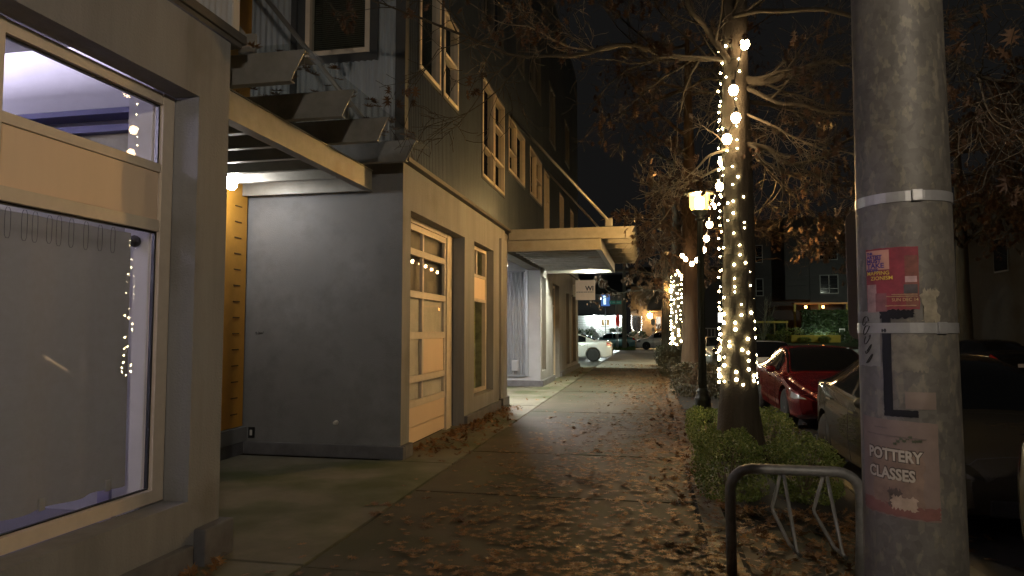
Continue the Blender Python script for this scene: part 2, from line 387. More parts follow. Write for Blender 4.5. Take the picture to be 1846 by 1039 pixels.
# --- main bay: wall facing the camera
C8 = place('cam', 8.12)
wl = MB(); flat_wall(wl, C8, [], -5.24, XF, 0, 3.73); wl.build('wall', stucco_b, BLD)
gar = (8.42, 11.07, 0, 3.16); w2 = (11.72, 13.24, .42, 3.18)
wl = MB(); flat_wall(wl, S, [gar, w2], 8.12, 14.3, 0, 3.73, .2)
wl.quad((XF, 14.3, 0), (-5.24, 14.3, 0), (-5.24, 14.3, 3.73), (XF, 14.3, 3.73)); wl.build('wall', stucco, BLD)
pl = MB(); pl.box((XF - .1, 8.121, 0), (XF + .062, 8.41, .165), bev=.012); pl.build('plinth', plinthm, BLD); pl = MB(); pl.box((XF - .15, 11.08, 0), (XF + .06, 13.72, .165), bev=.012); pl.box((XF - .2, 13.725, 0), (XF + .1, 14.36, .2), bev=.014); pl.build('plinth', plinthm, BLD)
ps = MB(); ps.box((XF - .01, 13.76, .2), (XF + .05, 14.33, 3.5), bev=.006); ps.build('pilaster', stucco, BLD)
# garage door
G = place('street', -3.24)
gd = MB()
pbox(gd, G, 10.63, 10.86, -.06, .02, .0, 3.155); pbox(gd, G, 8.43, 8.63, -.06, .02, 0, 3.155); pbox(gd, G, 8.635, 10.625, -.06, .015, 3.09, 3.155)
pbox(gd, G, 10.865, 11.065, -.08, -.02, 0, 3.155)
GD = gd.build('garage_door', tanpaint, BLD)
pn = MB(); rows = [(.52, .62), (.86, .955), (1.47, 1.57), (2.05, 2.15), (2.65, 2.745), (3.0, 3.088)]
for a, b in rows: pbox(pn, G, 8.64, 10.62, -.05, .0, a, b, .006)
for u in (8.68, 9.5, 10.59):
    for (a, b), (c, d) in zip(rows[:-1], rows[1:]): pbox(pn, G, u - .035, u + .035, -.048, -.003, b + .001, c - .001)
pn.build('door_rail', tanpaint, GD)
pn = MB(); pbox(pn, G, 8.64, 10.62, -.046, -.012, .03, .24); pbox(pn, G, 8.64, 10.62, -.046, -.010, .246, .518); pn.build('door_panel', tanpanel, GD)
fp = MB(); pbox(fp, G, 9.54, 10.55, -.03, -.014, .958, 1.468); fp.build('solid_panel', tanpanel, GD)
gp = MB()
for (a, b), (c, d) in zip(rows[:-1], rows[1:]): gp.quad(G(8.65, -.03, b), G(10.6, -.03, b), G(10.6, -.03, c), G(8.65, -.03, c))
gp.build('glass', winglass, GD)
gb = MB()
for u0_, u1_ in ((8.70, 9.44), (9.52, 10.56)):
    for (a, b), (c, d) in list(zip(rows[:-1], rows[1:]))[:3]: gb.quad(G(u0_, -.05, b), G(u1_, -.05, b), G(u1_, -.05, c), G(u0_, -.05, c))
gb.build('frosted_film', mat('frosted_film', (.66, .63, .54), .8, var=.25, vscale=1.2), GD)
gi = MB(); gi.box((-6.5, 8.3, -.01), (-3.36, 11.3, 3.5)); gi.build('garage_interior', mat('garage_room', (.30, .27, .22), .9, var=.2, vscale=2), BLD)
# helper windows --------------------------------------------------
def window(P, u0, u1, z0, z1, cols=(), rows=(), fw=.055, d0=-.10, d1=.03, m=tanpaint, pane=darkglass, back=roomdark, blind=None, panel=None, bdepth=.35, name='window', trim=None):
    f = MB()
    pbox(f, P, u0, u0 + fw, d0, d1, z0, z1); pbox(f, P, u1 - fw, u1, d0, d1, z0, z1)
    pbox(f, P, u0 + fw + .001, u1 - fw - .001, d0 + .001, d1 - .002, z0, z0 + fw); pbox(f, P, u0 + fw + .001, u1 - fw - .001, d0 + .001, d1 - .002, z1 - fw, z1)
    for c in cols: pbox(f, P, c - fw * .45, c + fw * .45, d0 + .004, d1 - .004, z0 + fw + .001, z1 - fw - .001)
    for (c0, c1, z) in rows: pbox(f, P, c0, c1, d0 + .006, d1 - .007, z - fw * .4, z + fw * .4)
    F = f.build(name, m, BLD)
    q = MB(); q.quad(P(u0 + fw, (d0 + d1) / 2, z0 + fw), P(u1 - fw, (d0 + d1) / 2, z0 + fw), P(u1 - fw, (d0 + d1) / 2, z1 - fw), P(u0 + fw, (d0 + d1) / 2, z1 - fw)); q.build('pane', pane, F)
    bk = MB()
    a, b = P(u0 + .005, d0 - .002, z0 + .005), P(u1 - .005, d0 - bdepth, z1 - .005)
    lo = [min(x, y) for x, y in zip(a, b)]; hi = [max(x, y) for x, y in zip(a, b)]
    bk.box(lo, hi)
    # open the face toward the pane
    k = {'x': 3}.get('x')
    fi = [i for i, fc in enumerate(bk.f) if all(abs(Vector(bk.v[j]).dot(Vector(P(0, 1, 0)) - Vector(P(0, 0, 0))) - Vector(a).dot(Vector(P(0, 1, 0)) - Vector(P(0, 0, 0)))) < 1e-5 for j in fc)]
    for i in fi: bk.f.pop(i); bk.sm.pop(i)
    bk.build('room', back, F)
    if blind:
        bl = MB(); z = z1 - fw; dz = .028
        ba, bb = blind
        while z > z0 + fw:
            bl.quad(P(ba, d0 - .03, z), P(bb, d0 - .03, z), P(bb, d0 - .012, z - dz * .8), P(ba, d0 - .012, z - dz * .8)); z -= dz
        bl.build('blind', blindm, F)
    if panel:
        pp = MB(); pbox(pp, P, u0 + fw + .002, u1 - fw - .002, d0 + .01, d1 - .012, *panel); pp.build('spandrel_panel', tanpanel, F)
    if trim:
        t = MB(); w = trim
        pbox(t, P, u0 - w, u0 - .001, -.02, d1 - .006, z0 - w, z1 + w); pbox(t, P, u1 + .001, u1 + w, -.02, d1 - .006, z0 - w, z1 + w)
        pbox(t, P, u0, u1, -.02, d1 - .008, z0 - w, z0 - .001); pbox(t, P, u0, u1, -.02, d1 - .008, z1 + .001, z1 + w); t.build('window_trim', darktrim, F)
    return F
green_back = mat('green_curtain_back', (.30, .32, .14), .9, var=.5, vscale=5)  # shallow backing in the curtain's yellow-green
window(place('street', -3.19), 11.74, 13.22, .43, 3.17, cols=(), rows=((11.8, 13.17, 2.62), (11.8, 13.17, 2.16)), panel=(2.19, 2.59), pane=winglass, back=green_back, bdepth=.14, fw=.07, d0=-.08, d1=.0)
mb = MB(); mb.box((-3.235, 12.44, 2.65), (-3.195, 12.5, 3.1)); mb.build('mullion', tanpaint, BLD)
# upper floor facing the camera
uw = (-4.43, -3.52, 5.2, 7.1)
sd = MB(); corr_wall(sd, C8, [uw], -5.24, -3.16, 3.80, 12.0, .085, .014); sd.build('corrugated_siding', mat('recess_siding_lit', (.50, .56, .62), .34, .55, var=.16, vscale=9, streak=True), BLD)  # lighter copy of the siding; the canopy lamp's light is in its colour
window(place('cam', 8.12), *uw, cols=(), rows=(), fw=.065, blind=(-4.36, -3.58), back=mat('dim_room', (.09, .09, .07), .9), trim=.11)
tr = MB(); tr.box((-4.62, 8.06, 3.82), (-4.545, 8.112, 11.9)); tr.box((-3.155, 8.075, 3.80), (XF + .03, 8.2, 12), bev=.004); tr.build('corner_trim', darktrim, BLD)
# upper street side
ups = [(8.62, 9.55, 5.15, 6.85), (9.72, 10.5, 5.15, 6.5), (12.17, 13.1, 4.46, 6.36), (13.14, 14.1, 4.46, 6.36), (14.55, 16.55, 5.13, 6.36), (17.3, 19.28, 5.15, 6.4), (19.65, 20.75, 4.5, 6.35), (23.2, 24.4, 4.6, 6.35), (26.5, 27.6, 4.9, 6.35),
       (12.15, 14.0, 7.5, 9.2), (15.5, 16.5, 7.9, 9.5), (17.2, 19.1, 8.1, 9.5), (21, 22.2, 7.6, 9.4), (25, 26.2, 7.9, 9.4), (8.7, 10.5, 8.3, 10)]
sd = MB(); corr_wall(sd, place('street', XF + .015), ups, 8.2, 29.5, 3.80, 12.5); sd.build('corrugated_siding', galv, BLD)
SU = place('street', XF + .015)
kw = dict(trim=.05, fw=.06)
upf = mat('upper_frame_shaded', (.46, .39, .30), .5, var=.07, vscale=8)  # darker copy of the frame tan; weaker light upstairs is in the colour
greenish = mat('blind_backed_room', (.07, .08, .06), .9)
window(SU, *ups[0], blind=(8.7, 9.5), back=greenish, **kw)
window(SU, *ups[1], rows=((9.79, 10.43, 5.83),), back=greenish, **kw)
window(SU, *ups[2], rows=((12.24, 13.03, 5.06),), m=upf, **kw); window(SU, *ups[3], rows=((13.21, 14.03, 5.75), (13.21, 14.03, 5.06)), m=upf, **kw)
window(SU, *ups[4], cols=(15.45,), rows=((14.62, 15.4, 5.62),), m=upf, **kw); window(SU, *ups[5], cols=(18.3,), rows=((18.33, 19.2, 5.75),), m=upf, **kw)
for q in ups[6:9]: window(SU, *q, cols=((q[0] + q[1]) / 2,), rows=(((q[0] + q[1]) / 2, q[1] - .07, 5.5),), m=upf, **kw)
for q in ups[9:]: window(SU, *q, cols=((q[0] + q[1]) / 2,), m=mat('dim_frame', (.07, .07, .068), .6), **kw)
# upper floor over the near bay, projecting a little
sd = MB(); corr_wall(sd, place('street', XF - .03), [], -6, 4.5, 3.85, 9.5); sd.build('corrugated_siding', mat('pale_siding', (.46, .47, .49), .45, .3, var=.1, vscale=8, streak=True), BLD)
tr = MB(); tr.box((XF - .07, 4.5, 3.853), (XF - .005, 4.58, 9.5), bev=.003); tr.box((-5.2, 4.575, 3.853), (XF - .071, 4.58, 9.5)); tr.build('corner_trim', mat('pale_trim', (.5, .48, .46), .6), BLD)
lg = MB(); lg.box((-5.2, -6, 3.745), (XF + .015, 4.59, 3.78), bev=.002); lg.box((-5.2, -6, 3.782), (XF + .035, 4.62, 3.85), bev=.003); lg.build('ledge', flash, BLD)
lg = MB(); lg.box((XF - .05, 8.1, 3.735), (XF + .085, 14.42, 3.795), bev=.004); lg.box((-5.2, 8.07, 3.735), (XF - .051, 8.13, 3.795), bev=.004); lg.box((XF - .05, 14.43, 3.735), (XF + .085, 29.5, 3.795), bev=.004); lg.build('ledge', flash, BLD)
# --- second recess and the far bay
rc = MB(); flat_wall(rc, place('street', -5.24), [], 14.3, 19.2, 0, 3.73)
rc.quad((-5.24, 14.3, 3.72), (XF - .06, 14.3, 3.72), (XF - .06, 19.2, 3.72), (-5.24, 19.2, 3.72)); rc.build('recess_wall', stucco_b, BLD)
sf = MB(); sf.box((XF - .35, 14.42, 3.30), (XF - .02, 19.15, 3.70), bev=.006); sf.build('soffit_beam', stucco_b, BLD)
C19 = place('cam', 19.2)
far_ops = [(19.45, 20.25, .42, 3.15), (21.75, 23.3, 0, 3.1), (25.3, 26.3, .3, 3.0), (27.1, 28.6, .3, 3.0)]
wl = MB(); flat_wall(wl, C19, [], -5.24, XF, 0, 3.73); wl.build('wall', mat('pale_stucco', (.36, .375, .40), .8, var=.1, vscale=2, bump=.2, bscale=160), BLD)
wl = MB(); flat_wall(wl, S, far_ops, 19.2, 29.5, 0, 3.73, .18); wl.quad((XF, 29.5, 0), (-9, 29.5, 0), (-9, 29.5, 12.5), (XF, 29.5, 12.5)); wl.build('wall', stucco, BLD)
window(place('street', -3.19), 19.47, 20.23, .43, 3.14, rows=((19.54, 20.16, 2.5), (19.54, 20.16, 2.1)), panel=(2.13, 2.47), fw=.07, d0=-.06, d1=0)
window(place('street', -3.19), 21.77, 23.28, .0, 3.09, cols=(22.5,), rows=((21.85, 23.2, 2.4),), fw=.09, d0=-.06, d1=0, name='entrance_door', back=mat('pale_lobby', (.4, .37, .3), .8))
window(place('street', -3.19), 25.32, 26.28, .32, 2.98, rows=((25.4, 26.2, 2.3),), fw=.07, d0=-.06, d1=0)
window(place('street', -3.19), 27.12, 28.58, .32, 2.98, cols=(27.85,), rows=((27.2, 28.5, 2.3),), fw=.07, d0=-.06, d1=0)
pl = MB(); pl.box((-5.2, 19.12, 0), (XF + .08, 19.199, .17), bev=.012)
for a, b in ((19.2, 21.7), (23.35, 29.55)): pl.box((XF - .1, a + .003, 0), (XF + .078, b, .168), bev=.012)
pl.build('plinth', plinthm, BLD)
rb = MB(); corr_wall(rb, place('cam', 19.165), [], -4.35, -3.50, .33, 3.25, .095, .022); rb.box((-3.50, 19.12, .30), (-3.40, 19.197, 3.28), bev=.004); rb.box((-4.36, 19.12, .28), (-3.51, 19.197, .33)); rb.box((-4.36, 19.12, 3.25), (-3.51, 19.197, 3.28))
rb.build('ribbed_panel', mat('ribbed_metal', (.28, .30, .33), .4, .5, var=.1, vscale=5), BLD)
uc = MB(); pf = MB()
tg = MB(); tg.box((-3.86, 19.06, .44), (-3.68, 19.12, .74), bev=.01); tg.box((-3.82, 19.03, .5), (-3.72, 19.06, .68), bev=.008)
tag(tg.build('electrical_outlet', mat('outlet_grey', (.3, .31, .32), .5)), 'grey weatherproof outlet box low on the ribbed metal panel', 'outlet')
pf.tube([(-3.81, 19.1, .3), (-3.81, 19.1, .44)], .012, 6); pf.tube([(-3.75, 19.1, .3), (-3.75, 19.1, .44)], .012, 6); pf.build('conduit', mat('outlet_grey', (.3, .31, .32), .5), BLD)
rf = MB(); rf.box((-14, 4.6, 12.5), (XF - .02, 29.45, 12.8)); rf.box((-14, -6, 9.5), (XF - .02, 4.55, 9.8)); rf.build('roof', darktrim, BLD)
# small things on the grey wall
o = MB(); o.box((-5.135, 8.105, .20), (-5.045, 8.118, .34), bev=.004); OB = o.build('electrical_outlet', blackm); tag(OB, 'black outlet plate low in the corner of the grey recess wall', 'outlet')
o = MB(); o.box((-5.108, 8.095, .235), (-5.075, 8.105, .305), bev=.004); o.build('socket', mat('socket_white', (.6, .58, .55), .4), OB)
o = MB(); o.lathe([(.03, 0), (.03, .012), (.014, .014), (.014, .05), (.02, .05), (.02, .062)], 12, (-3.91, 8.119, .43), Matrix.Rotation(R(90), 3, 'X')); tag(o.build('hose_bib', mat('brass_chrome', (.7, .68, .62), .3, .2)), 'small chrome hose bib on the grey recess wall', 'tap')
o = MB(); rr = random.Random(8)
for k in range(9):
    pts = []; x, z = -5.06 + .012 * k, 1.56 + rr.uniform(-.012, .012)
    for t in range(5): pts.append((x + rr.uniform(-.014, .014), 8.117, z + rr.uniform(-.022, .022)))
    o.tube(pts, .0022, 4)
tag(o.build('graffiti_tag', mat('graffiti_ink', (.05, .05, .055), .7)), 'tiny scribbled dark tag on the grey recess wall', 'graffiti')

# ------------------------------------------------------------------ steel canopies
glassroof = glass('canopy_glass', (.93, .95, .95), ior=1.3, base=.01)
canm = emat('x', (1, 1, 1), 1)
def canopy(label, xw, y0, y1, ybeams, zb, leaves_seed, pl_=2.02, pt_=2.72, om=None):
    T = thing('steel_canopy', label, 'canopy', (0, 0, 0), group='steel canopies on the long building')
    xl, xt = xw + pl_, xw + pt_
    z0, z1, z2 = zb, zb + .26, zb + .51
    # lower frame: channels (web + flanges)
    def chan_y(x, ya, yb, out):
        m = MB(); m.box((x - .012, ya, z0 + .012), (x, yb, z1 - .012)); s = -1 if out > 0 else 1
        m.box((x - .10 if out > 0 else x - .012, ya, z0), (x + .012 if out > 0 else x + .09, yb, z0 + .0115)); m.box((x - .10 if out > 0 else x - .012, ya, z1 - .0115), (x + .012 if out > 0 else x + .09, yb, z1)); return m
    chan_y(xl, y0, y1, 1).build('fascia_beam', steel, T)
    for y in (y0 + .002, y1 - .014):
        m = MB(); m.box((xw, y, z0 + .0135), (xl - .014, y + .012, z1 - .0135)); lip = .06 if y < (y0 + y1) / 2 else 0; m.box((xw, y - lip, z0 + .001), (xl - .014, y - .001 if lip else y + .012, z0 + .012)); m.box((xw, y - lip, z1 - .0125), (xl - .014, y - .001 if lip else y + .012, z1 - .001)); m.build('end_beam', steel, T)
    n = max(3, int((y1 - y0) / .42))
    for i in range(1, n):
        y = y0 + (y1 - y0) * i / n; m = MB(); m.box((xw + .02, y - .035, z0 + .06), (xl - .11, y + .035, z0 + .19), bev=.004); m.build('joist', steel, T)
    for y in ybeams:
        prof = [(xw, z1 + .001), (xt - .12, z1 + .001), (xt, z2 - .012), (xt, z2), (xw, z2)]
        m = MB(); m.prism(prof, 'y', y - .006, y + .006)
        m.box((xw, y + .007, z1 + .002), (xt - .125, y + .075, z1 + .013)); m.box((xw, y + .007, z2 - .012), (xt, y + .075, z2)); m.build('outrigger_beam', om or steel, T)
    m = MB(); m.box((xw + .05, y0 + .2, z2 + .003), (xt + .03, y1 + .05, z2 + .013)); m.build('glass_roof', glassroof, T)
    for y in (ybeams[0] + .02, ybeams[-1] - .05):
        m = MB(); m.tube([(xw - .0, y + .02, z2 + 2.6), (xt - .55, y + .02, z2 + .14)], .03, 10)
        m.box((xt - .62, y + .0, z2 + .016), (xt - .46, y + .04, z2 + .19), bev=.02); m.build('suspension_rod', mat('rod_steel', (.25, .25, .25), .4, .4), T)
    return T, z2, xt
T1, z2a, xta = canopy('steel canopy with leaf-littered glass over the recessed door nearest the camera', -5.24, 4.62, 7.95, (4.92, 5.85, 6.7, 7.58), 3.34, 1, 1.84, 2.55, steeld)
T2, z2b, xtb = canopy('steel canopy over the farther entrance, projecting above the sidewalk', -3.02, 14.45, 20.3, (14.60, 15.5, 16.45, 17.4, 18.3, 19.25, 20.2), 3.29, 2)
# lit lamps
def wall_lamp(label, loc, estr, r=.07, skirt=False, col=(1, .97, .93)):
    T = thing('wall_lamp', label, 'wall lamp', loc, group='jelly jar lamps at the doors')
    b = MB(); b.lathe([(.05, .12), (.05, .06), (.062, .055), (.062, .0), (.05, -.005)], 20); b.build('lamp_base', mat('lamp_grey', (.35, .35, .36), .4), T)
    if skirt:
        k = MB(); k.lathe([(.062, .0), (.085, -.02), (.105, -.135), (.100, -.135), (.080, -.02)], 24); k.build('lamp_hood', mat('lamp_grey', (.35, .35, .36), .4), T)
    q = MB(); q.lathe([(r * .85, -.006), (r, -.05), (r * .95, -.11), (r * .6, -.15), (.001, -.16)], 20); q.build('lamp_glass', emat('lamp_cool_%d' % int(estr), col, estr), T)
wall_lamp('bright white jar lamp under the canopy beside the orange panel', (-4.86, 7.2, 3.42), 165)
wall_lamp('small white jar lamp inside the farther recess by the bright stucco corner', (-3.22, 15.0, 3.17), 6500, skirt=True)
wall_lamp('small hooded lamp added out of sight inside the far end of the farther canopy', (-1.7, 20.07, 3.57), 4200, skirt=True, col=(1, .98, .74))  # extra lamp tucked between the joists to light the far pavement
# blade sign
SG = thing('blade_sign', 'square cream blade sign lettered WI hanging past the far canopy', 'sign', (0, 0, 0))
m = MB(); m.box((-2.93, 27.47, 2.80), (-2.15, 27.53, 3.60), bev=.004); m.build('sign_panel', mat('sign_cream_glow', (.80, .70, .56), .6, var=.06, emit=(.75, .55, .36), estr=.20), SG)  # faint emission brightens the panel in place of lamplight
m = MB(); m.box((-3.06, 27.485, 3.40), (-2.931, 27.515, 3.43)); m.box((-3.06, 27.485, 2.93), (-2.931, 27.515, 2.96)); m.build('bracket', mat('bracket_grey', (.5, .5, .5), .4, .4), SG)
def put_text(txt, size, loc, rot, m, parent, align='LEFT', bold=0.0, name='lettering', ext=.002):
    me = textmesh(txt, size, align, bold, ext); o = link(name, me, m, parent); o.location = loc; o.rotation_euler = rot; return o
inkd = mat('sign_ink', (.02, .02, .02), .6)
put_text('WI', .26, (-2.20, 27.462, 3.18), (R(90), 0, 0), inkd, SG, 'RIGHT', .006)
m = MB(); x = -2.9; rr = random.Random(2)
while x < -2.22:
    w = rr.uniform(.02, .06); m.box((x, 27.464, 3.105), (x + w, 27.467, 3.13)); x += w + rr.uniform(.006, .02)
m.build('small_print', mat('sign_brown_ink', (.12, .08, .04), .6), SG)

# ================================================================== foliage helpers
def leaf_outline():
    o = [(0, -.5)]
    for x, y in ((.025, -.30), (.26, -.40), (.09, -.17), (.48, -.20), (.10, .0), (.52, .20), (.10, .19), (.34, .50), (.06, .33), (0, .60)): o.append((x, y))
    return o + [(-x, y) for x, y in reversed(o[1:-1])]
OUT = leaf_outline()
def leaf_cloud(name, items, m, parent=None, kind=None):
    """items: (pos, 3x3 basis, size, curl)"""
    vs, fs = [], []
    for p, B, s, c in items:
        b = len(vs); p = Vector(p); n = len(OUT)
        vs.append(tuple(p + B @ Vector((0, 0, .03 * s))))
        for x, y in OUT: vs.append(tuple(p + B @ Vector((x * s * .9, y * s, c * s * (x * x * 1.8 + y * y * .9)))))
        for i in range(n): fs.append((b, b + 1 + i, b + 1 + (i + 1) % n))
    me = bpy.data.meshes.new(name); me.from_pydata(vs, [], fs); me.update()
    o = link(name, me, m, parent)
    if kind: o['kind'] = kind
    return o
def rot3(rng, tilt):
    return (Matrix.Rotation(rng.uniform(0, 6.283), 3, 'Z') @ Matrix.Rotation(rng.gauss(0, tilt), 3, 'X') @ Matrix.Rotation(rng.gauss(0, tilt), 3, 'Y'))
brownleaf = leafmat('fallen_oak_leaf', [(.09, .040, .013), (.20, .095, .028), (.13, .058, .017), (.27, .14, .045), (.16, .075, .022), (.065, .028, .010), (.21, .105, .032)], .5)
hangleaf = leafmat('withered_oak_leaf', [(.065, .032, .016), (.12, .062, .028), (.085, .042, .018), (.05, .025, .012)], .65)

# fallen leaves -----------------------------------------------------
rng = random.Random(11); items = []
def drop(x, y, z=.006, smin=.06, smax=.115, tilt=.10):
    s = rng.uniform(smin, smax); q = rng.random()
    if q < .22: s *= rng.uniform(.35, .6)
    items.append(((x, y, z + rng.uniform(.002, .014)), rot3(rng, tilt * rng.choice((.4, 1, 1, 2))), s, rng.uniform(-.08, .22)))
cnt = 0
while cnt < 9500:
    y = 2.2 + 30 * rng.random() ** 1.55; x = rng.uniform(-2.6, .62)
    d = (x + 2.3) / 2.9; pr = max(0, min(1, d)) ** 1.1
    if y < 8.5: pr = max(pr, .25 if x > -1.7 else .05)
    pr *= .25 + 1.1 * max(0, .5 + 1.1 * mnoise.noise((x * .9, y * .55, 3.3)))
    if 12.5 < y < 19 and x < -.6: pr *= .25
    if y > 20 and x > -.5: pr *= 1.3
    if rng.random() < pr: drop(x, y); cnt += 1
for k in range(900):                                    # drift along the edging
    y = 2.3 + 26 * rng.random() ** 1.4; drop(.30 + rng.gauss(0, .16), y, .012, tilt=.4)
for k in range(430):                                    # heap at the garage door and plinths
    y = rng.uniform(8.5, 14.0); drop(-2.98 + abs(rng.gauss(0, .22)) - (.12 if 8.5 < y < 11 else 0), y, .01 + .03 * rng.random(), tilt=.5)
for k in range(150): drop(rng.uniform(-3.1, -2.3), rng.uniform(8.3, 12), tilt=.3)
for k in range(26): drop(-3.0 + abs(rng.gauss(0, .12)), rng.uniform(3.7, 4.4), .02, tilt=.5)
for k in range(60): drop(rng.uniform(-3, -2.4), rng.uniform(14.5, 29), tilt=.3)
for k in range(1500): drop(rng.uniform(.62, 1.95), 2.4 + 4.2 * rng.random(), .0, tilt=.35)
for k in range(1300): drop(rng.uniform(.62, 1.95), rng.uniform(6, 30), -.04, tilt=.35)
for k in range(300): drop(rng.uniform(2.16, 2.8), rng.uniform(3, 24), -.15, tilt=.3)
lv = leaf_cloud('fallen_leaves', items, brownleaf, kind='stuff'); tag(lv, 'brown oak leaves scattered over the sidewalk and planting strip', 'leaves')
items = []
for k in range(150): items.append(((rng.uniform(-4.4, -2.65), rng.choice((5.4, 6.3, 7.2)) + rng.gauss(0, .22), z2a + .02), rot3(rng, .15), rng.uniform(.09, .15), .3))
lv = leaf_cloud('canopy_leaves', items, brownleaf, kind='stuff'); tag(lv, 'dead leaves lying on the glass of the near canopy', 'leaves')

# ------------------------------------------------------------------ trees
bark = mat('oak_bark', (.062, .05, .034), .9, var=.35, vscale=9, bump=1.0, bscale=38, streak=True)
barkr = mat('reddish_bark', (.085, .055, .035), .9, var=.3, vscale=10, bump=.9, bscale=40, streak=True)
twigm = mat('twig_bark', (.20, .16, .11), .8)
def wander(p, d, L, n, rng, wob, up=0.0):
    pts = [Vector(p)]; d = Vector(d).normalized(); st = L / n
    for i in range(n):
        d = (d + Vector((rng.gauss(0, wob), rng.gauss(0, wob), rng.gauss(0, wob) + up))).normalized(); pts.append(pts[-1] + d * st)
    return pts
def grow(mb, pts, r0, rng, depth, sites, dens=1.0, up=-.01, spread=1.0):
    n = len(pts); rad = [max(.003, r0 * (1 - .82 * (i / (n - 1)) ** .8) * (1 + .35 * max(0, 1 - 8 * i / n))) for i in range(n)]
    mb.tube(pts, rad, 8 if r0 > .03 else (5 if r0 > .01 else 3), cap=False)
    L = sum((pts[i + 1] - pts[i]).length for i in range(n - 1))
    if depth == 0:
        sites.append(pts[-1]); 
        if n > 3: sites.append(pts[n // 2])
        return
    k = int(max(2, (3.2 + 2.6 * L) * dens * (1.0 if depth > 1 else .8)))
    for j in range(k):
        t = rng.uniform(.18, 1) * (n - 1); i = min(n - 2, int(t)); p = pts[i].lerp(pts[i + 1], t - i); d = (pts[i + 1] - pts[i]).normalized()
        ax = d.orthogonal().normalized(); ax = Matrix.Rotation(rng.uniform(0, 6.28), 3, d) @ ax
        dd = Matrix.Rotation(R(rng.uniform(28, 62)), 3, ax) @ d
        l2 = L * rng.uniform(.25, .5) * (1.1 - .5 * t / (n - 1)) * spread; l2 = min(max(l2, .22), 1.9)
        r2 = max(.0024, min(r0 * .5, rad[i] * .55))
        grow(mb, wander(p, dd, l2, 4 if depth == 1 else 6, rng, .16, up), r2, rng, depth - 1, sites, dens, up, spread)
def smooth_path(pts, n):
    pts = [Vector(p) for p in pts]; out = []; k = len(pts) - 1
    for i in range(n + 1):
        t = i / n * k; a = min(int(t), k - 1); f = t - a
        p0, p1, p2, p3 = pts[max(a - 1, 0)], pts[a], pts[a + 1], pts[min(a + 2, k)]
        out.append(.5 * ((2 * p1) + (p2 - p0) * f + (2 * p0 - 5 * p1 + 4 * p2 - p3) * f * f + (3 * p1 - p0 - 3 * p2 + p3) * f ** 3))
    return out
def hang_leaves(sites, rng, prob, per, size=(.08, .15)):
    it = []
    for s in sites:
        if rng.random() < prob:
            for k in range(rng.randint(*per)):
                p = s + Vector((rng.gauss(0, .07), rng.gauss(0, .07), rng.gauss(-.06, .07)))
                B = Matrix.Rotation(rng.uniform(0, 6.28), 3, 'Z') @ Matrix.Rotation(R(90) + rng.gauss(0, .5), 3, 'X') @ Matrix.Rotation(rng.gauss(0, .5), 3, 'Y') @ Matrix.Rotation(R(180), 3, 'Z')
                it.append((p, B, rng.uniform(*size), rng.uniform(-.3, .9)))
    return it
def trunk_mesh(base, rads, H, lean, rng):
    pts, rad = [], []; NR, NA = 90, 44; fine = base[1] < 12
    if not fine: NR, NA = 30, 24
    for i in range(NR + 1):
        t = i / NR; pts.append((base[0] + lean[0] * t + .02 * math.sin(5 * t), base[1] + lean[1] * t, base[2] + H * t))
        a = t * (len(rads) - 1); k = min(int(a), len(rads) - 2); rad.append((rads[k] + (rads[k + 1] - rads[k]) * (a - k)) * (1 + .28 * max(0, 1 - t * H / .7) ** 2))
    mb = MB(); mb.tube(pts, rad, NA)
    for i, v in enumerate(mb.v):
        j = min(i // NA, NR); c = Vector(pts[j]); d = Vector(v) - c; an = math.atan2(d.y, d.x); z = v[2]
        nz = mnoise.noise((math.cos(an) * 1.6, math.sin(an) * 1.6, z * .8 + base[1])) * .022
        nz += (abs(mnoise.noise((math.cos(an) * 6.5, math.sin(an) * 6.5, z * 2.2))) - .25) * .022 + mnoise.noise((math.cos(an) * 12, math.sin(an) * 12, z * 9)) * .005
        nz += .03 * max(0, 1 - (z - base[2]) / .6) * math.cos(an * 5 + 1)
        if d.length > 1e-4: mb.v[i] = tuple(Vector(v) + d.normalized() * nz)
    return mb
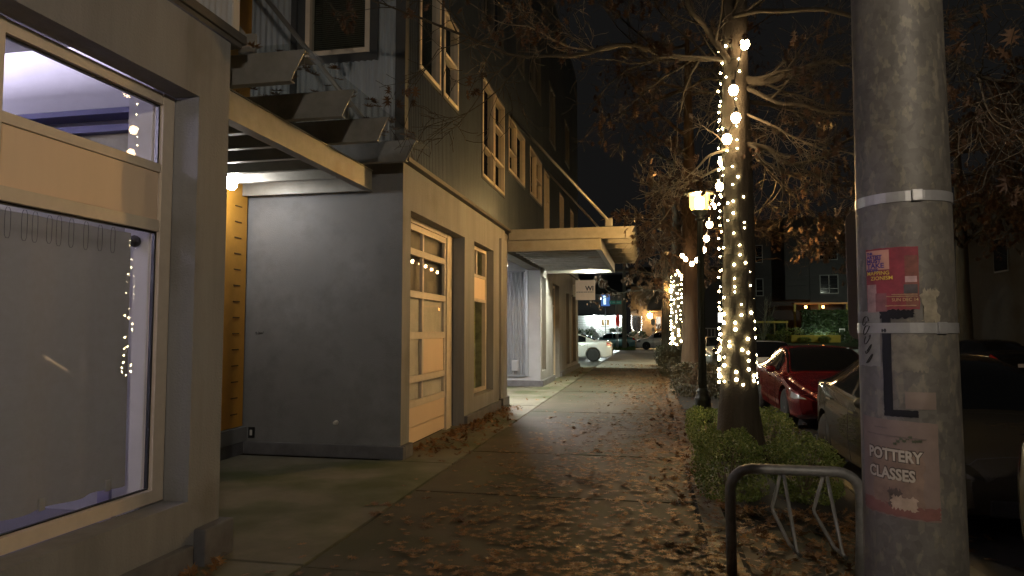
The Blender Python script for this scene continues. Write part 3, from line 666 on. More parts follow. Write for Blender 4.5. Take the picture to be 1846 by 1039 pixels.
def tree(label, base, rads, H, lean, limbs, seed, leafp, per=(2, 5), bm=bark, dens=1.0, depth=2, group='oak trees along the kerb', extra=0, spread=1.0, lsize=(.08, .15), r_limb=.07):
    rng = random.Random(seed); T = thing('oak_tree', label, 'tree', base, group=group)
    def loc(mb): mb.v = [(x - base[0], y - base[1], z - base[2]) for x, y, z in mb.v]; return mb
    loc(trunk_mesh(base, rads, H, lean, rng)).build('trunk', bm, T)
    sites = []
    allb = [(l[0], l[1]) for l in limbs]
    for k in range(extra):
        z = base[2] + H * rng.uniform(.42, 1); t = (z - base[2]) / H; a = rng.uniform(0, 6.28)
        p = Vector((base[0] + lean[0] * t, base[1] + lean[1] * t, z)); d = Vector((math.cos(a), math.sin(a), rng.uniform(.05, .6)))
        allb.append((wander(p, d, rng.uniform(1.8, 3.6), 8, rng, .10, .01), r_limb * rng.uniform(.5, 1)))
    for pts, r in allb:
        p0 = Vector(pts[0]); tz = max(0, min(1, (p0.z - base[2]) / H)); ax_ = Vector((base[0] + lean[0] * tz, base[1] + lean[1] * tz, p0.z - .06))
        if (p0 - ax_).length < .4 and len(pts) < 9: pts = [ax_] + [Vector(q) for q in pts]
        if len(pts) < 10: pts = smooth_path(pts, 22); pts = pts[:1] + [q + Vector((mnoise.noise((q.x * 3, q.y * 3, q.z * 3 + seed)), mnoise.noise((q.x * 3, q.y * 3 + 9, q.z * 3)), mnoise.noise((q.x * 3 + 7, q.y * 3, q.z * 3)))) * .05 for q in pts[1:]]
        mb = MB(); grow(mb, [Vector(p) for p in pts], r, rng, depth, sites, dens, -.008, spread); loc(mb).build('branch', twigm if r < .04 else bm, T)
    it = hang_leaves(sites, rng, leafp, per, lsize); b = Vector(base)
    it = [(Vector(p) - b, B, s, c) for p, B, s, c in it]
    if it:
        o = leaf_cloud('leaves', it, hangleaf, T)
    return T
TB = (1.085, 9.15, -.045)
limbs1 = [
    ([(1.09, 9.10, 5.12), (0.53, 9.00, 5.15), (-0.18, 8.60, 5.21), (-0.67, 8.20, 4.98), (-1.31, 7.70, 4.78), (-1.85, 7.20, 4.81), (-2.39, 6.70, 4.92), (-2.77, 6.40, 4.99)], .045),
    ([(-0.18, 8.60, 5.19), (-0.81, 8.60, 5.22), (-1.29, 8.40, 5.38), (-1.82, 8.20, 5.48), (-2.20, 8.00, 5.71)], .018),
    ([(1.04, 9.10, 5.07), (0.82, 8.90, 5.40), (0.55, 8.60, 5.55), (0.42, 8.30, 5.88), (.1, 7.6, 6.3)], .06),
    ([(1.00, 9.05, 3.94), (0.71, 8.90, 3.74), (0.53, 8.80, 3.58), (0.38, 8.70, 3.40)], .028),
    ([(1.23, 9.10, 4.86), (1.58, 9.00, 4.77), (1.97, 8.80, 4.86), (2.42, 8.60, 4.79), (3.15, 8.00, 4.63)], .075),
    ([(1.21, 9.10, 4.75), (1.59, 8.90, 4.47), (2.00, 8.70, 4.29), (2.38, 8.50, 4.14), (3.23, 8.00, 3.86)], .042),
    ([(1.21, 9.10, 3.98), (1.53, 9.00, 3.88), (1.70, 8.90, 3.69), (1.98, 8.70, 3.64), (2.31, 8.40, 3.80), (2.68, 8.00, 3.80)], .055),
    ([(1.20, 9.10, 4.43), (1.58, 8.90, 4.10), (1.99, 8.70, 3.81), (2.34, 8.40, 3.61), (2.7, 8.1, 3.5)], .024),
    ([(1.01, 9.20, 3.74), (0.47, 9.80, 3.59), (0.25, 10.30, 3.29), (.0, 10.8, 3.1)], .024),
    ([(1.16, 9.00, 5.65), (1.80, 7.50, 4.95), (2.19, 6.20, 4.11), (2.29, 5.30, 3.43), (2.44, 5.00, 3.23)], .04),
    ([(2.29, 5.30, 3.43), (2.34, 5.20, 3.11), (2.43, 5.00, 2.89)], .010),
    ([(1.08, 9.15, 6.2), (.4, 9.6, 6.6), (-.6, 10.4, 7.0), (-1.4, 11, 7.3)], .05),
    ([(1.1, 9.2, 4.9), (.9, 10.0, 5.2), (.3, 11.2, 5.4), (-.6, 12.4, 5.5)], .04),
    ([(1.15, 9.2, 4.6), (1.9, 10.2, 4.8), (2.6, 11.6, 5.0), (3.2, 12.8, 5.3)], .045),
    ([(1.1, 9.2, 4.3), (1.6, 10.4, 4.1), (2.2, 11.8, 3.9), (2.6, 13, 4.0)], .04),
]
tree('oak wrapped in fairy lights nearest the camera, behind the bike rack', TB, [.27, .225, .20, .19, .178, .165, .152, .14, .12, .09], 9.5, (.09, .05), limbs1, 21, .03, per=(3, 7), dens=1.15, depth=3)
limbs2 = [([(1.2, 21.5, 4.2), (.5, 20.6, 4.7), (-.4, 19.6, 4.9), (-1.3, 18.6, 4.6)], .05), ([(1.2, 21.5, 4.6), (.9, 20.2, 5.2), (.4, 18.6, 5.8)], .05),
          ([(1.3, 21.5, 3.9), (2.2, 20.8, 4.3), (3.3, 20.2, 4.5)], .05), ([(1.2, 21.5, 3.6), (.6, 21.0, 3.9), (-.2, 20.6, 3.75), (-1.1, 20.2, 3.5)], .04),
          ([(1.3, 21.5, 4.2), (2.2, 19.6, 4.4), (2.8, 18.0, 4.1)], .045), ([(1.3, 21.5, 3.4), (1.9, 21.3, 3.3), (2.7, 21, 3.5), (3.6, 20.6, 3.7)], .04)]
tree('bare reddish oak trunk behind the street lamp', (1.22, 21.5, -.045), [.36, .29, .26, .24, .20, .15, .10, .05], 11, (.05, 0), limbs2, 31, .03, per=(2, 6), bm=barkr, extra=14, depth=3)
tree('farthest kerb oak wrapped in fairy lights', (1.25, 33, -.045), [.34, .28, .25, .22, .19, .12, .05], 10, (0, 0), [([(1.2, 33, 3.6), (.4, 32, 4.1), (-.9, 31, 4.3), (-2.1, 30.4, 4.1)], .06), ([(1.2, 33, 3.2), (.2, 33.4, 3.5), (-1.3, 33.6, 3.4), (-2.4, 33.4, 3.1)], .05), ([(1.2, 33, 4), (2.2, 32, 4.4), (3.4, 31, 4.4)], .06)], 41, .35, per=(3, 8), extra=12, lsize=(.11, .2))
tree('dark kerb oak past the fairy-lit far tree', (.95, 42, -.045), [.34, .28, .25, .22, .19, .15, .1], 10, (0, 0), [], 43, .4, per=(4, 8), extra=12, lsize=(.12, .22))
for i, (x, y, sd_, lab) in enumerate(((13.2, 24, 51, 'brown-leaved oak across the street behind the steel pole'), (13.4, 33, 52, 'brown-leaved oak across the street beyond the black car'), (13.3, 45, 53, 'brown-leaved oak across the street near the corner'), (13.0, 16.5, 54, 'brown-leaved oak across the street at the right edge of the view'))):
    tree(lab, (x, y, 0), [.34, .28, .25, .22, .19, .15, .1], 10.5, (0, 0), [], sd_, .4, per=(3, 8), extra=20, group='oaks across the street', lsize=(.12, .22), r_limb=.1, spread=1.25)
# ------------------------------------------------------------------ fairy lights and festoon
fairy = emat('fairy_bulb', (1.0, .80, .42), FAIRY_STRENGTH); fest = emat('festoon_bulb', (1.0, .66, .34), BULB_STRENGTH)
wirem = mat('light_wire', (.015, .03, .015), .6)
def fairy_wrap(label, base, radf, z0, z1, turns, nb, rb, seed):
    rng = random.Random(seed); T = thing('fairy_lights', label, 'string lights', base, group='fairy lights wound round trunks')
    pts = []; N = turns * 18
    for i in range(N + 1):
        t = i / N; z = z0 + (z1 - z0) * t ** 1.4; a = t * turns * 2 * math.pi; r = radf(z) + .012; pts.append((r * math.cos(a), r * math.sin(a), z + .03 * math.sin(a * 2.3)))
    w = MB(); w.tube(pts, .0035, 4, cap=False); w.build('wire', wirem, T)
    bmesh_ = MB().ico((0, 0, 0), rb, 1).mesh('bulb'); bmesh_.materials.append(fairy)
    idx = 0; extra = MB(); n = 0
    sel = []
    while idx < N: sel.append(idx); idx += rng.uniform(1.7, 4.3)
    # the bulbs facing the walk are modelled one by one, the remaining ones as one part
    def front(i): a = math.atan2(pts[int(i)][1], pts[int(i)][0]); return math.cos(a + R(100))
    sel.sort(key=lambda i: -front(i) - .0 * i)
    for n, i in enumerate(sel):
        p = pts[int(i)]; r = math.hypot(p[0], p[1]); k = (r + rb * .9) / r; q = (p[0] * k, p[1] * k, p[2] + rng.gauss(0, .012)); s = rng.uniform(.75, 1.25) * (1.25 if p[2] < 1.9 else 1.0)
        if n < nb:
            o = link('bulb', bmesh_, None, T, q); o.scale = (s, s, s)
        else: extra.ico(q, rb * s, 1)
    if extra.v:
        o = extra.build('bulb_cluster', fairy, T); o['kind'] = 'stuff'
fairy_wrap('white fairy lights wound round the nearest oak trunk', (1.085, 9.15, 0), lambda z: .222 - .0165 * z + (.05 * max(0, .9 - z)), .92, 5.3, 34, 97, .0135, 3)
fairy_wrap('fairy lights wound round the farther oak trunk by the end of the walk', (1.25, 33, 0), lambda z: .30 - .02 * z, .9, 4.2, 20, 70, .03, 4)
def festoon(label, pts, nb, rb):
    T = thing('festoon_lights', label, 'string lights', (0, 0, 0), group='festoon bulbs strung between the trees')
    path = smooth_path(pts, 60); w = MB(); w.tube(path, .006, 5, cap=False); w.build('wire', blackm, T)
    bme = MB().lathe([(.001, -rb * 2.1), (rb * .6, -rb * 1.95), (rb, -rb * 1.1), (rb * .8, -rb * .3), (rb * .35, 0)], 12).mesh('bulb'); bme.materials.append(fest)
    sme = MB().lathe([(rb * .36, 0), (rb * .4, rb * .2), (rb * .4, rb * 1.0), (rb * .2, rb * 1.2)], 8).mesh('socket'); sme.materials.append(blackm)
    L = [0]
    for a, b in zip(path[:-1], path[1:]): L.append(L[-1] + (b - a).length)
    for k in range(nb if isinstance(nb, int) else 0):
        s = L[-1] * (k + .5) / nb; i = max(j for j in range(len(L)) if L[j] <= s); i = min(i, len(path) - 2)
        p = path[i].lerp(path[i + 1], (s - L[i]) / max(1e-6, L[i + 1] - L[i]))
        o = link('bulb', bme, None, T, p + Vector((0, 0, -rb * 1.2))); so = link('socket', sme, None, o)
    for p in (() if isinstance(nb, int) else nb):
        o = link('bulb', bme, None, T, Vector(p) + Vector((0, 0, rb * .1))); so = link('socket', sme, None, o)
FEST = [(1.22, 8.86, 5.27), (1.07, 8.84, 4.68), (1.09, 8.83, 4.32), (0.98, 8.85, 4.06), (1.03, 9.20, 4.02), (0.97, 9.30, 3.88), (1.01, 10.20, 3.73), (1.09, 12.20, 3.79), (1.10, 13.00, 3.60), (1.12, 14.00, 3.47), (1.15, 15.20, 3.38), (1.17, 17.50, 3.39), (1.13, 19.00, 3.44), (1.03, 20.20, 3.69), (0.97, 20.90, 3.87)]
festoon('large warm festoon bulbs running down from the nearest oak past the street lamp', FEST, FEST, .062)
festoon('warm festoon bulbs sagging between the reddish trunk and the far fairy-lit oak', [(1.2, 21.9, 4.05), (1.25, 25, 3.85), (1.3, 28.5, 3.9), (1.28, 32.6, 4.5)], 15, .055)
festoon('distant clump of warm festoon bulbs beyond the far fairy-lit oak', [(1.3, 33.4, 4.5), (1.3, 37, 4.1), (1.25, 41.7, 4.4)], 12, .06)
# ------------------------------------------------------------------ street lamps
postm = mat('dark_green_post', (.022, .028, .026), .45, .3, var=.15)
amber = bpy.data.materials.new('lantern_amber_glass'); amber.use_nodes = True; n_a = amber.node_tree; n_a.nodes.clear()
ao = n_a.nodes.new('ShaderNodeOutputMaterial'); aa = n_a.nodes.new('ShaderNodeAddShader'); at = n_a.nodes.new('ShaderNodeBsdfTransparent'); at.inputs[0].default_value = (.80, .68, .48, 1); ae = n_a.nodes.new('ShaderNodeEmission'); ae.inputs[0].default_value = (1, .60, .14, 1); ae.inputs[1].default_value = 3.0
n_a.links.new(at.outputs[0], aa.inputs[0]); n_a.links.new(ae.outputs[0], aa.inputs[1]); n_a.links.new(aa.outputs[0], ao.inputs[0])
def street_lamp():
    T = thing('street_lamp', None, 'street lamp', (0, 0, 0), group='lantern street lamps along the kerb')
    p = MB(); p.lathe([(.19, 0), (.19, .05), (.165, .08), (.15, .42), (.16, .46), (.13, .5), (.105, .56), (.115, .6), (.085, .66)], 24); p.build('base', postm, T)
    p = MB(); n = 16; prof = []
    vs, fs = [], []
    for i in range(9):
        z = .66 + 3.3 * i / 8; r = .078 - .022 * i / 8
        for j in range(n * 2): a = 2 * math.pi * j / (n * 2); rr_ = r * (1 if j % 2 else .86); vs.append((rr_ * math.cos(a), rr_ * math.sin(a), z))
    for i in range(8):
        for j in range(n * 2): fs.append((i * 2 * n + j, i * 2 * n + (j + 1) % (2 * n), (i + 1) * 2 * n + (j + 1) % (2 * n), (i + 1) * 2 * n + j))
    p.add(vs, fs); p.build('post', postm, T)
    p = MB(); p.lathe([(.058, 3.96), (.09, 3.98), (.09, 4.03), (.06, 4.06), (.15, 4.13), (.16, 4.17)], 20); p.build('lantern_holder', postm, T)
    p = MB(); p.lathe([(.06, 4.20), (.085, 4.24), (.085, 4.40), (.05, 4.44)], 16); p.build('lantern_bulb', emat('lantern_glow', (1.0, .66, .30), LAMP_STRENGTH * 3.4), T)
    p = MB(); vs_, fs_ = [], []
    for i, (r, z) in enumerate(((.155, 4.174), (.19, 4.25), (.19, 4.48), (.172, 4.50))):
        for j in range(24): vs_.append((r * math.cos(j * math.pi / 12), r * math.sin(j * math.pi / 12), z))
    for i in range(3):
        for j in range(24): fs_.append((i * 24 + j, i * 24 + (j + 1) % 24, (i + 1) * 24 + (j + 1) % 24, (i + 1) * 24 + j))
    p.add(vs_, fs_, True); p.build('lantern_glass', amber, T)
    p = MB(); p.lathe([(.18, 4.502), (.30, 4.50), (.30, 4.53), (.17, 4.60), (.10, 4.66), (.03, 4.70), (.03, 4.76), (.001, 4.78)], 24); p.build('lantern_cap', postm, T)
    return T
L0 = street_lamp(); L0.location = (.90, 12.6, -.03); L0.scale = (.92, .92, .905); L0['label'] = 'lit lantern street lamp on a fluted dark post beside the nearest oak'
for y, lab in ((41.0, 'distant lit lantern street lamp beyond the reddish oak'), (-2.4, 'unseen lantern street lamp added on the kerb behind the camera')):  # the second is an added lamp behind the camera, lighting the foreground
    c = copy_tree(L0); c.location = (1.25 if y > 0 else 1.3, y, -.03); c['label'] = lab
    for ch in c.children:
        if y < 0 and ch.name.startswith('lantern_glass'): ch.material_slots[0].link = 'OBJECT'; ch.material_slots[0].material = glass('lantern_clear_glass', (.92, .91, .88))
        if y < 0 and ch.name.startswith('lantern_bulb'): ch.material_slots[0].link = 'OBJECT'; ch.material_slots[0].material = emat('lantern_glow_white', (1.0, .86, .71), LAMP_STRENGTH * 2.5)

c = copy_tree(L0); c.location = (20.5, 69.6, 0); c.scale = (1.2, 1.2, 1.3); c['label'] = 'street lamp added across the corner to light the planter, hidden behind the steel pole'  # extra lamp placed out of sight to light the planter and hedge
for ch in c.children:
    if ch.name.startswith('lantern_glass'): ch.material_slots[0].link = 'OBJECT'; ch.material_slots[0].material = glass('lantern_clear_glass')
    if ch.name.startswith('lantern_bulb'): ch.material_slots[0].link = 'OBJECT'; ch.material_slots[0].material = emat('lantern_glow_green', (.9, 1.0, .8), LAMP_STRENGTH * 2.4)
wall_lamp('unseen white wall lamp added on the end of the long building to light the parking lot', (-4.2, 29.62, 4.3), 6000, col=(.84, 1, .88))  # added lamp behind the building corner; lights the lot and far walk
# ------------------------------------------------------------------ shrubs
boxleaf = leafmat('boxwood_leaf', [(.08, .125, .022), (.14, .20, .038), (.22, .25, .055), (.10, .145, .03)], .5)
darkleaf = leafmat('evergreen_leaf', [(.015, .035, .01), (.03, .06, .016), (.045, .075, .02)], .55)
browntwig = leafmat('dry_shrub_leaf', [(.05, .045, .02), (.075, .06, .025), (.035, .04, .016)], .6)
def shrub_mesh(name, size, nleaf, ls, seed, m):
    rng = random.Random(seed); vs, fs = [], []
    for k in range(nleaf):
        while True:
            d = Vector((rng.gauss(0, 1), rng.gauss(0, 1), rng.gauss(.25, 1)))
            if d.length > .1: break
        d.normalize()
        sq = Vector((abs(d.x) ** .6 * math.copysign(1, d.x), abs(d.y) ** .6 * math.copysign(1, d.y), abs(d.z) ** .7 * math.copysign(1, d.z)))
        rr_ = (1 - .38 * rng.random() ** 2) * (1 + .20 * mnoise.noise((d.x * 2.6 + seed, d.y * 2.6, d.z * 2.6)) + .10 * mnoise.noise((d.x * 7, d.y * 7 + seed, d.z * 7)))
        p = Vector((sq.x * size[0], sq.y * size[1], max(.02, (sq.z * .5 + .5) * size[2]))); p = Vector((p.x * rr_, p.y * rr_, p.z * (.6 + .4 * rr_)))
        s = ls * rng.uniform(.7, 1.4); B = rot3(rng, .8); b = len(vs)
        for q in ((0, -s, 0), (s * .55, 0, s * .15), (0, s, 0), (-s * .55, 0, s * .15)): vs.append(tuple(p + B @ Vector(q)))
        fs.append((b, b + 1, b + 2, b + 3))
    me = bpy.data.meshes.new(name); me.from_pydata(vs, [], fs); me.update(); me.materials.append(m); return me
def stem_mesh(size, seed):
    rng = random.Random(seed); mb = MB()
    for k in range(9):
        a = rng.uniform(0, 6.28); mb.tube([(0, 0, -.05), (math.cos(a) * size[0] * .3, math.sin(a) * size[1] * .3, size[2] * .4), (math.cos(a) * size[0] * .6, math.sin(a) * size[1] * .6, size[2] * .8)], [.012, .008, .003], 5)
    return mb.mesh('stem')
def shrub(label, loc, size, n, ls, seed, m, group, rz=0):
    T = thing('boxwood_shrub', label, 'shrub', loc, rz, group)
    link('leaves', shrub_mesh('leaves', size, n, ls, seed, m), None, T); link('stem', stem_mesh(size, seed), twigm, T)
    return T
GRP = 'boxwood shrubs in the planting strip'
shrub('green boxwood shrub left of the nearest oak, touching the walk', (.74, 7.25, -.04), (.32, .72, .60), 8000, .014, 1, boxleaf, GRP)
shrub('green boxwood shrub between the nearest oak and the grey hatchback', (1.47, 7.3, -.04), (.29, .66, .56), 7500, .014, 2, boxleaf, GRP)
shrub('low boxwood shrub just past the nearest oak beside the lamp base', (.78, 10.2, -.04), (.27, .75, .5), 4500, .016, 3, boxleaf, GRP)
shrub('low boxwood shrub behind the nearest oak by the red car', (1.55, 9.9, -.04), (.28, .9, .54), 5500, .016, 4, boxleaf, GRP)
for i, (x, y, sx, sy, h, lab) in enumerate(((1.1, 17.6, .62, 1.1, .82, 'brown-green shrub well beyond the street lamp base'), (1.75, 17.2, .3, 1.2, .6, 'brown-green shrub by the kerb beyond the street lamp'), (.85, 24.6, .6, 1.3, .85, 'brown-green shrub past the reddish oak'), (1.5, 28, .6, 1.3, .85, 'brown-green shrub between the reddish and far oaks'), (.75, 31, .55, .9, 1.0, 'brown-green shrub at the foot of the far fairy-lit oak'))):
    shrub(lab, (x, y, -.04), (sx, sy, h), 3200, .03, 10 + i, browntwig, GRP)

# ------------------------------------------------------------------ bike rack
ir = mat('rack_steel', (.22, .22, .21), .5, .3, var=.3, vscale=14, bump=.1, bscale=60)
RK = thing('bike_rack', 'grey tubular bike rack with hanging loops in front of the boxwoods', 'bike rack', (0, 0, 0))
yr = 4.72
def arc(c, r, a0, a1, n=6): return [(c[0] + r * math.cos(R(a0 + (a1 - a0) * i / n)), c[1] + r * math.sin(R(a0 + (a1 - a0) * i / n))) for i in range(n + 1)]
pf = [(.50, -.05), (.50, .3)] + [(x, z) for x, z in arc((.64, .56), .14, 180, 90)] + [(x, z) for x, z in arc((1.15, .56), .14, 90, 0)] + [(1.285, .3), (1.27, -.05)]
m = MB(); m.tube([(x, yr, z) for x, z in pf], .033, 14); m.build('frame', ir, RK)
for x in (.86, 1.12):
    m = MB(); m.tube([(x - .03, yr, .685), (x + .0, yr - .20, .26), (x + .02, yr - .22, .23), (x - .02, yr - .1, .26), (x - .07, yr + .16, .39), (x - .075, yr + .17, .42), (x - .04, yr + .02, .68)], .0115, 8); m.build('wheel_loop', ir, RK)

# ------------------------------------------------------------------ steel pole with posters
PX, PY = .713, 2.12
def prad(z): return .1335 - .0069 * z
polem = bpy.data.materials.new('weathered_galvanised_pole'); polem.use_nodes = True
n = polem.node_tree; p = n.nodes['Principled BSDF']; tc = n.nodes.new('ShaderNodeTexCoord')
vo = n.nodes.new('ShaderNodeTexVoronoi'); vo.inputs['Scale'].default_value = 60; vo.inputs['Randomness'].default_value = 1
ns = n.nodes.new('ShaderNodeTexNoise'); ns.inputs['Scale'].default_value = 7; ns.inputs['Detail'].default_value = 8; ns.inputs['Roughness'].default_value = .7
n2 = n.nodes.new('ShaderNodeTexNoise'); n2.inputs['Scale'].default_value = 44; n2.inputs['Detail'].default_value = 5
mp = n.nodes.new('ShaderNodeMapping'); mp.inputs['Scale'].default_value = (1, 1, .45)
n.links.new(tc.outputs['Object'], mp.inputs[0])
for t in (vo, ns, n2): n.links.new(mp.outputs[0] if t is not vo else tc.outputs['Object'], t.inputs['Vector'])
cr = n.nodes.new('ShaderNodeValToRGB'); e = cr.color_ramp.elements; e[0].position = .32; e[0].color = (.088, .081, .070, 1); e[1].position = .66; e[1].color = (.150, .139, .120, 1)
n.links.new(ns.outputs[0], cr.inputs[0])
sp = n.nodes.new('ShaderNodeValToRGB'); e = sp.color_ramp.elements; e[0].position = .55; e[0].color = (0, 0, 0, 1); e[1].position = .60; e[1].color = (1, 1, 1, 1); n.links.new(n2.outputs[0], sp.inputs[0])
mx = n.nodes.new('ShaderNodeMix'); mx.data_type = 'RGBA'; mx.inputs[7].default_value = (.178, .160, .124, 1); n.links.new(sp.outputs[0], mx.inputs[0]); n.links.new(cr.outputs[0], mx.inputs[6])
mv = n.nodes.new('ShaderNodeMix'); mv.data_type = 'RGBA'; mv.blend_type = 'MULTIPLY'; mv.inputs[0].default_value = .35; n.links.new(mx.outputs[2], mv.inputs[6])
vb = n.nodes.new('ShaderNodeRGBToBW'); n.links.new(vo.outputs['Color'], vb.inputs[0]); n.links.new(vb.outputs[0], mv.inputs[7])
n.links.new(mv.outputs[2], p.inputs['Base Color']); p.inputs['Metallic'].default_value = .15; p.inputs['Roughness'].default_value = .58
bp = n.nodes.new('ShaderNodeBump'); bp.inputs['Strength'].default_value = .25; bp.inputs['Distance'].default_value = .004; n.links.new(n2.outputs[0], bp.inputs['Height']); n.links.new(bp.outputs[0], p.inputs['Normal'])
PO = thing('steel_pole', 'thick weathered galvanised pole with posters close to the camera', 'pole', (PX, PY, 0))
m = MB(); m.lathe([(prad(z), z) for z in (-.05, .5, 1, 1.5, 2, 2.5, 3, 4, 5, 6)], 48); m.build('shaft', polem, PO)
bandm = mat('steel_band', (.36, .36, .36), .34, .5, var=.1, vscale=30)
for z in (1.962, 1.605):
    m = MB(); r = prad(z) + .0025; m.lathe([(r - .002, z - .014), (r, z - .0138), (r, z + .0138), (r - .002, z + .014)], 48, smooth=False); m.build('band', bandm, PO)
    m = MB(); a = R(-92 if z > 1.8 else -68); c = Vector((math.cos(a) * r, math.sin(a) * r, z)); m.box((-.014, -.006, -.016), (.014, .004, .016), bev=.003, M=Matrix.Translation(c) @ Matrix.Rotation(a + R(90), 4, 'Z')); m.build('band_buckle', bandm, PO)
# parking sign seen from behind
m = MB(); w, h, rd_ = .150, .20, .03; poly = []
for cx_, cz_, a0 in ((w - rd_, h - rd_, 0), (-w + rd_, h - rd_, 90), (-w + rd_, -h + rd_, 180), (w - rd_, -h + rd_, 270)): poly += [(cx_ + rd_ * math.cos(R(a0 + t)), cz_ + rd_ * math.sin(R(a0 + t))) for t in (0, 30, 60, 90)]
m.prism([(x, z) for x, z in poly], 'y', -.0015, .0015)
sgn = m.build('parking_sign', mat('sign_back_aluminium', (.30, .24, .19), .5, .35, var=.12, vscale=6), fixn=True); sgn.location = (.752, PY + .16, 1.77); tag(sgn, 'blank back of a rounded metal sign strapped behind the steel pole', 'sign')
# wrapped papers; u = arc length from the camera-facing line (metres, + to the right)
A0 = math.atan2(-PY, -PX)
def wrapP(u, z, off): r = prad(z) + off; a = A0 + .9 * u / prad(z); return (r * math.cos(a), r * math.sin(a), z)
def patch(name, u0, u1, z0, z1, off, m, parent, wob=0.0, seed=0, skew=0.0):
    rng = random.Random(seed); mb = MB(); nu, nz = 18, 10; vs, fs = [], []
    for j in range(nz + 1):
        for i in range(nu + 1):
            u = u0 + (u1 - u0) * i / nu; z = z0 + (z1 - z0) * j / nz
            if wob and (i in (0, nu)): u += rng.uniform(-wob, wob)
            if wob and (j in (0, nz)): z += rng.uniform(-wob, wob)
            vs.append(wrapP(u, z + skew * (u - u0), off + .0009 * (.5 + mnoise.noise((u * 40, z * 40, seed)))))
    for j in range(nz):
        for i in range(nu): a = j * (nu + 1) + i; fs.append((a, a + 1, a + nu + 2, a + nu + 1))
    mb.add(vs, fs, True); o = mb.build(name, m, parent)
    if parent is None: o.location = (PX, PY, 0)
    return o
def wrap_text(name, txt, size, u, z, off, m, parent, align='LEFT', bold=0.0, skew=0.0, sx=1.0):
    me = textmesh(txt, size, align, bold)
    for v in me.vertices: v.co = wrapP(u + v.co.x * sx, z + v.co.y + skew * v.co.x * sx, off)
    me.update(); return link(name, me, m, parent)
def paper(name, c, var=.15, rough=.7): return mat(name, c, rough, var=var, vscale=30, coord='Object')
def poster(label): return thing('poster', label, 'poster', (PX, PY, 0), group='posters on the steel pole')
P1 = poster('red event poster reading MAPPING ZIONISM taped high on the steel pole')
patch('sheet', -.116, .036, 1.655, 1.824, .0012, paper('poster_red', (.20, .025, .035), .35), P1, .001, 1)
patch('pale_block', -.114, -.040, 1.765, 1.819, .0024, paper('poster_salmon', (.50, .26, .20)), P1)
patch('photo', -.113, -.08, 1.648, 1.725, .0024, paper('poster_photo', (.30, .19, .18), .4), P1)
patch('photo', -.083, -.05, 1.650, 1.70, .0028, paper('poster_photo_dark', (.16, .06, .06), .5), P1)
patch('side_strip', -.0, .034, 1.66, 1.80, .0024, paper('poster_maroon', (.16, .05, .035), .4), P1)
patch('photo', -.004, .031, 1.698, 1.722, .0034, paper('poster_photo_bw', (.05, .04, .04), .6), P1)
patch('photo', -.0, .030, 1.728, 1.744, .0034, paper('poster_pink', (.45, .30, .30), .4), P1)
blueink = mat('poster_blue_ink', (.07, .035, .17), .7); yellowink = mat('poster_yellow_ink', (.62, .42, .06), .6)
for k, (t, s, z) in enumerate((('THE', .009, 1.811), ('ARTIST', .0125, 1.800), ('MUST', .015, 1.788), ('TAKE', .0185, 1.7735), ('SIDES', .0125, 1.763))): wrap_text('lettering', t, s, -.110, z - .003, .0038, blueink, P1, bold=.0006, sx=1.25)
wrap_text('lettering', 'MAPPING', .0145, -.110, 1.751, .0042, yellowink, P1, bold=.0002, sx=1.15); wrap_text('lettering', 'ZIONISM', .0145, -.097, 1.737, .0042, yellowink, P1, bold=.0002, sx=1.15)
wrap_text('lettering', 'SUN DEC 14', .0125, -.036, 1.677, .0042, mat('poster_ochre_ink', (.5, .36, .16), .6), P1, sx=1.0)
for k, (a, b, z) in enumerate(((-.036, .03, 1.694), (-.05, .03, 1.689), (-.054, .026, 1.664))): patch('small_print', a, b, z, z + .0022, .0040, mat('poster_dim_ink', (.34, .22, .12), .6), P1, .0007, k)
P2 = poster('faded pottery class flyer taped low on the steel pole')
SKW = -.035
patch('sheet', -.156, .072, 1.106, 1.362, .0012, paper('flyer_tan', (.165, .12, .10), .12), P2, .001, 5, SKW)
patch('ground_band', -.154, .070, 1.109, 1.142, .0024, paper('flyer_salmon', (.15, .062, .05), .25), P2, .004, 6, SKW)
patch('shade_block', -.11, .03, 1.135, 1.285, .0020, paper('flyer_brown', (.17, .115, .085), .3), P2, .006, 16, SKW)
ink = mat('flyer_letter', (.40, .36, .30), .7); ol = mat('flyer_letter_outline', (.05, .035, .025), .7)
for t, z in (('POTTERY', 1.254), ('CLASSES', 1.204)):
    wrap_text('lettering_outline', t, .0405, -.122, z, .0030, ol, P2, bold=.0042, skew=SKW, sx=.86); wrap_text('lettering', t, .0405, -.122, z, .0050, ink, P2, bold=.0014, skew=SKW, sx=.86)
patch('dark_vessel', -.062, -.028, 1.132, 1.176, .0034, paper('flyer_dark', (.07, .05, .04), .4), P2, .006, 8, SKW)
patch('vessel', -.055, .012, 1.126, 1.160, .0040, paper('flyer_clay', (.33, .25, .19), .3), P2, .005, 9, SKW)
for k in range(9): patch('leaf_sprig', -.045 + .008 * k, -.036 + .008 * k, 1.293 + .004 * (k % 3) + .003 * min(k, 9 - k), 1.299 + .004 * (k % 3) + .003 * min(k, 9 - k), .0034, mat('flyer_sprig', (.05, .06, .03), .7), P2, .002, 20 + k, SKW)
for a, b, z in ((-.13, .04, 1.316), (-.10, -.06, 1.335)): patch('small_print', a, b, z, z + .003, .0034, mat('flyer_dim_ink', (.12, .09, .075), .7), P2, .001, 30, SKW)
tape = mat('black_tape', (.010, .010, .011), .8, spec=.12)
TP = thing('tape_scrap', 'L-shaped strip of black tape between the posters on the pole', 'tape', (PX, PY, 0))
patch('strip', -.068, -.042, 1.385, 1.652, .0015, tape, TP, .001, 2); patch('strip', -.068, .022, 1.368, 1.386, .0022, tape, TP, .001, 3)
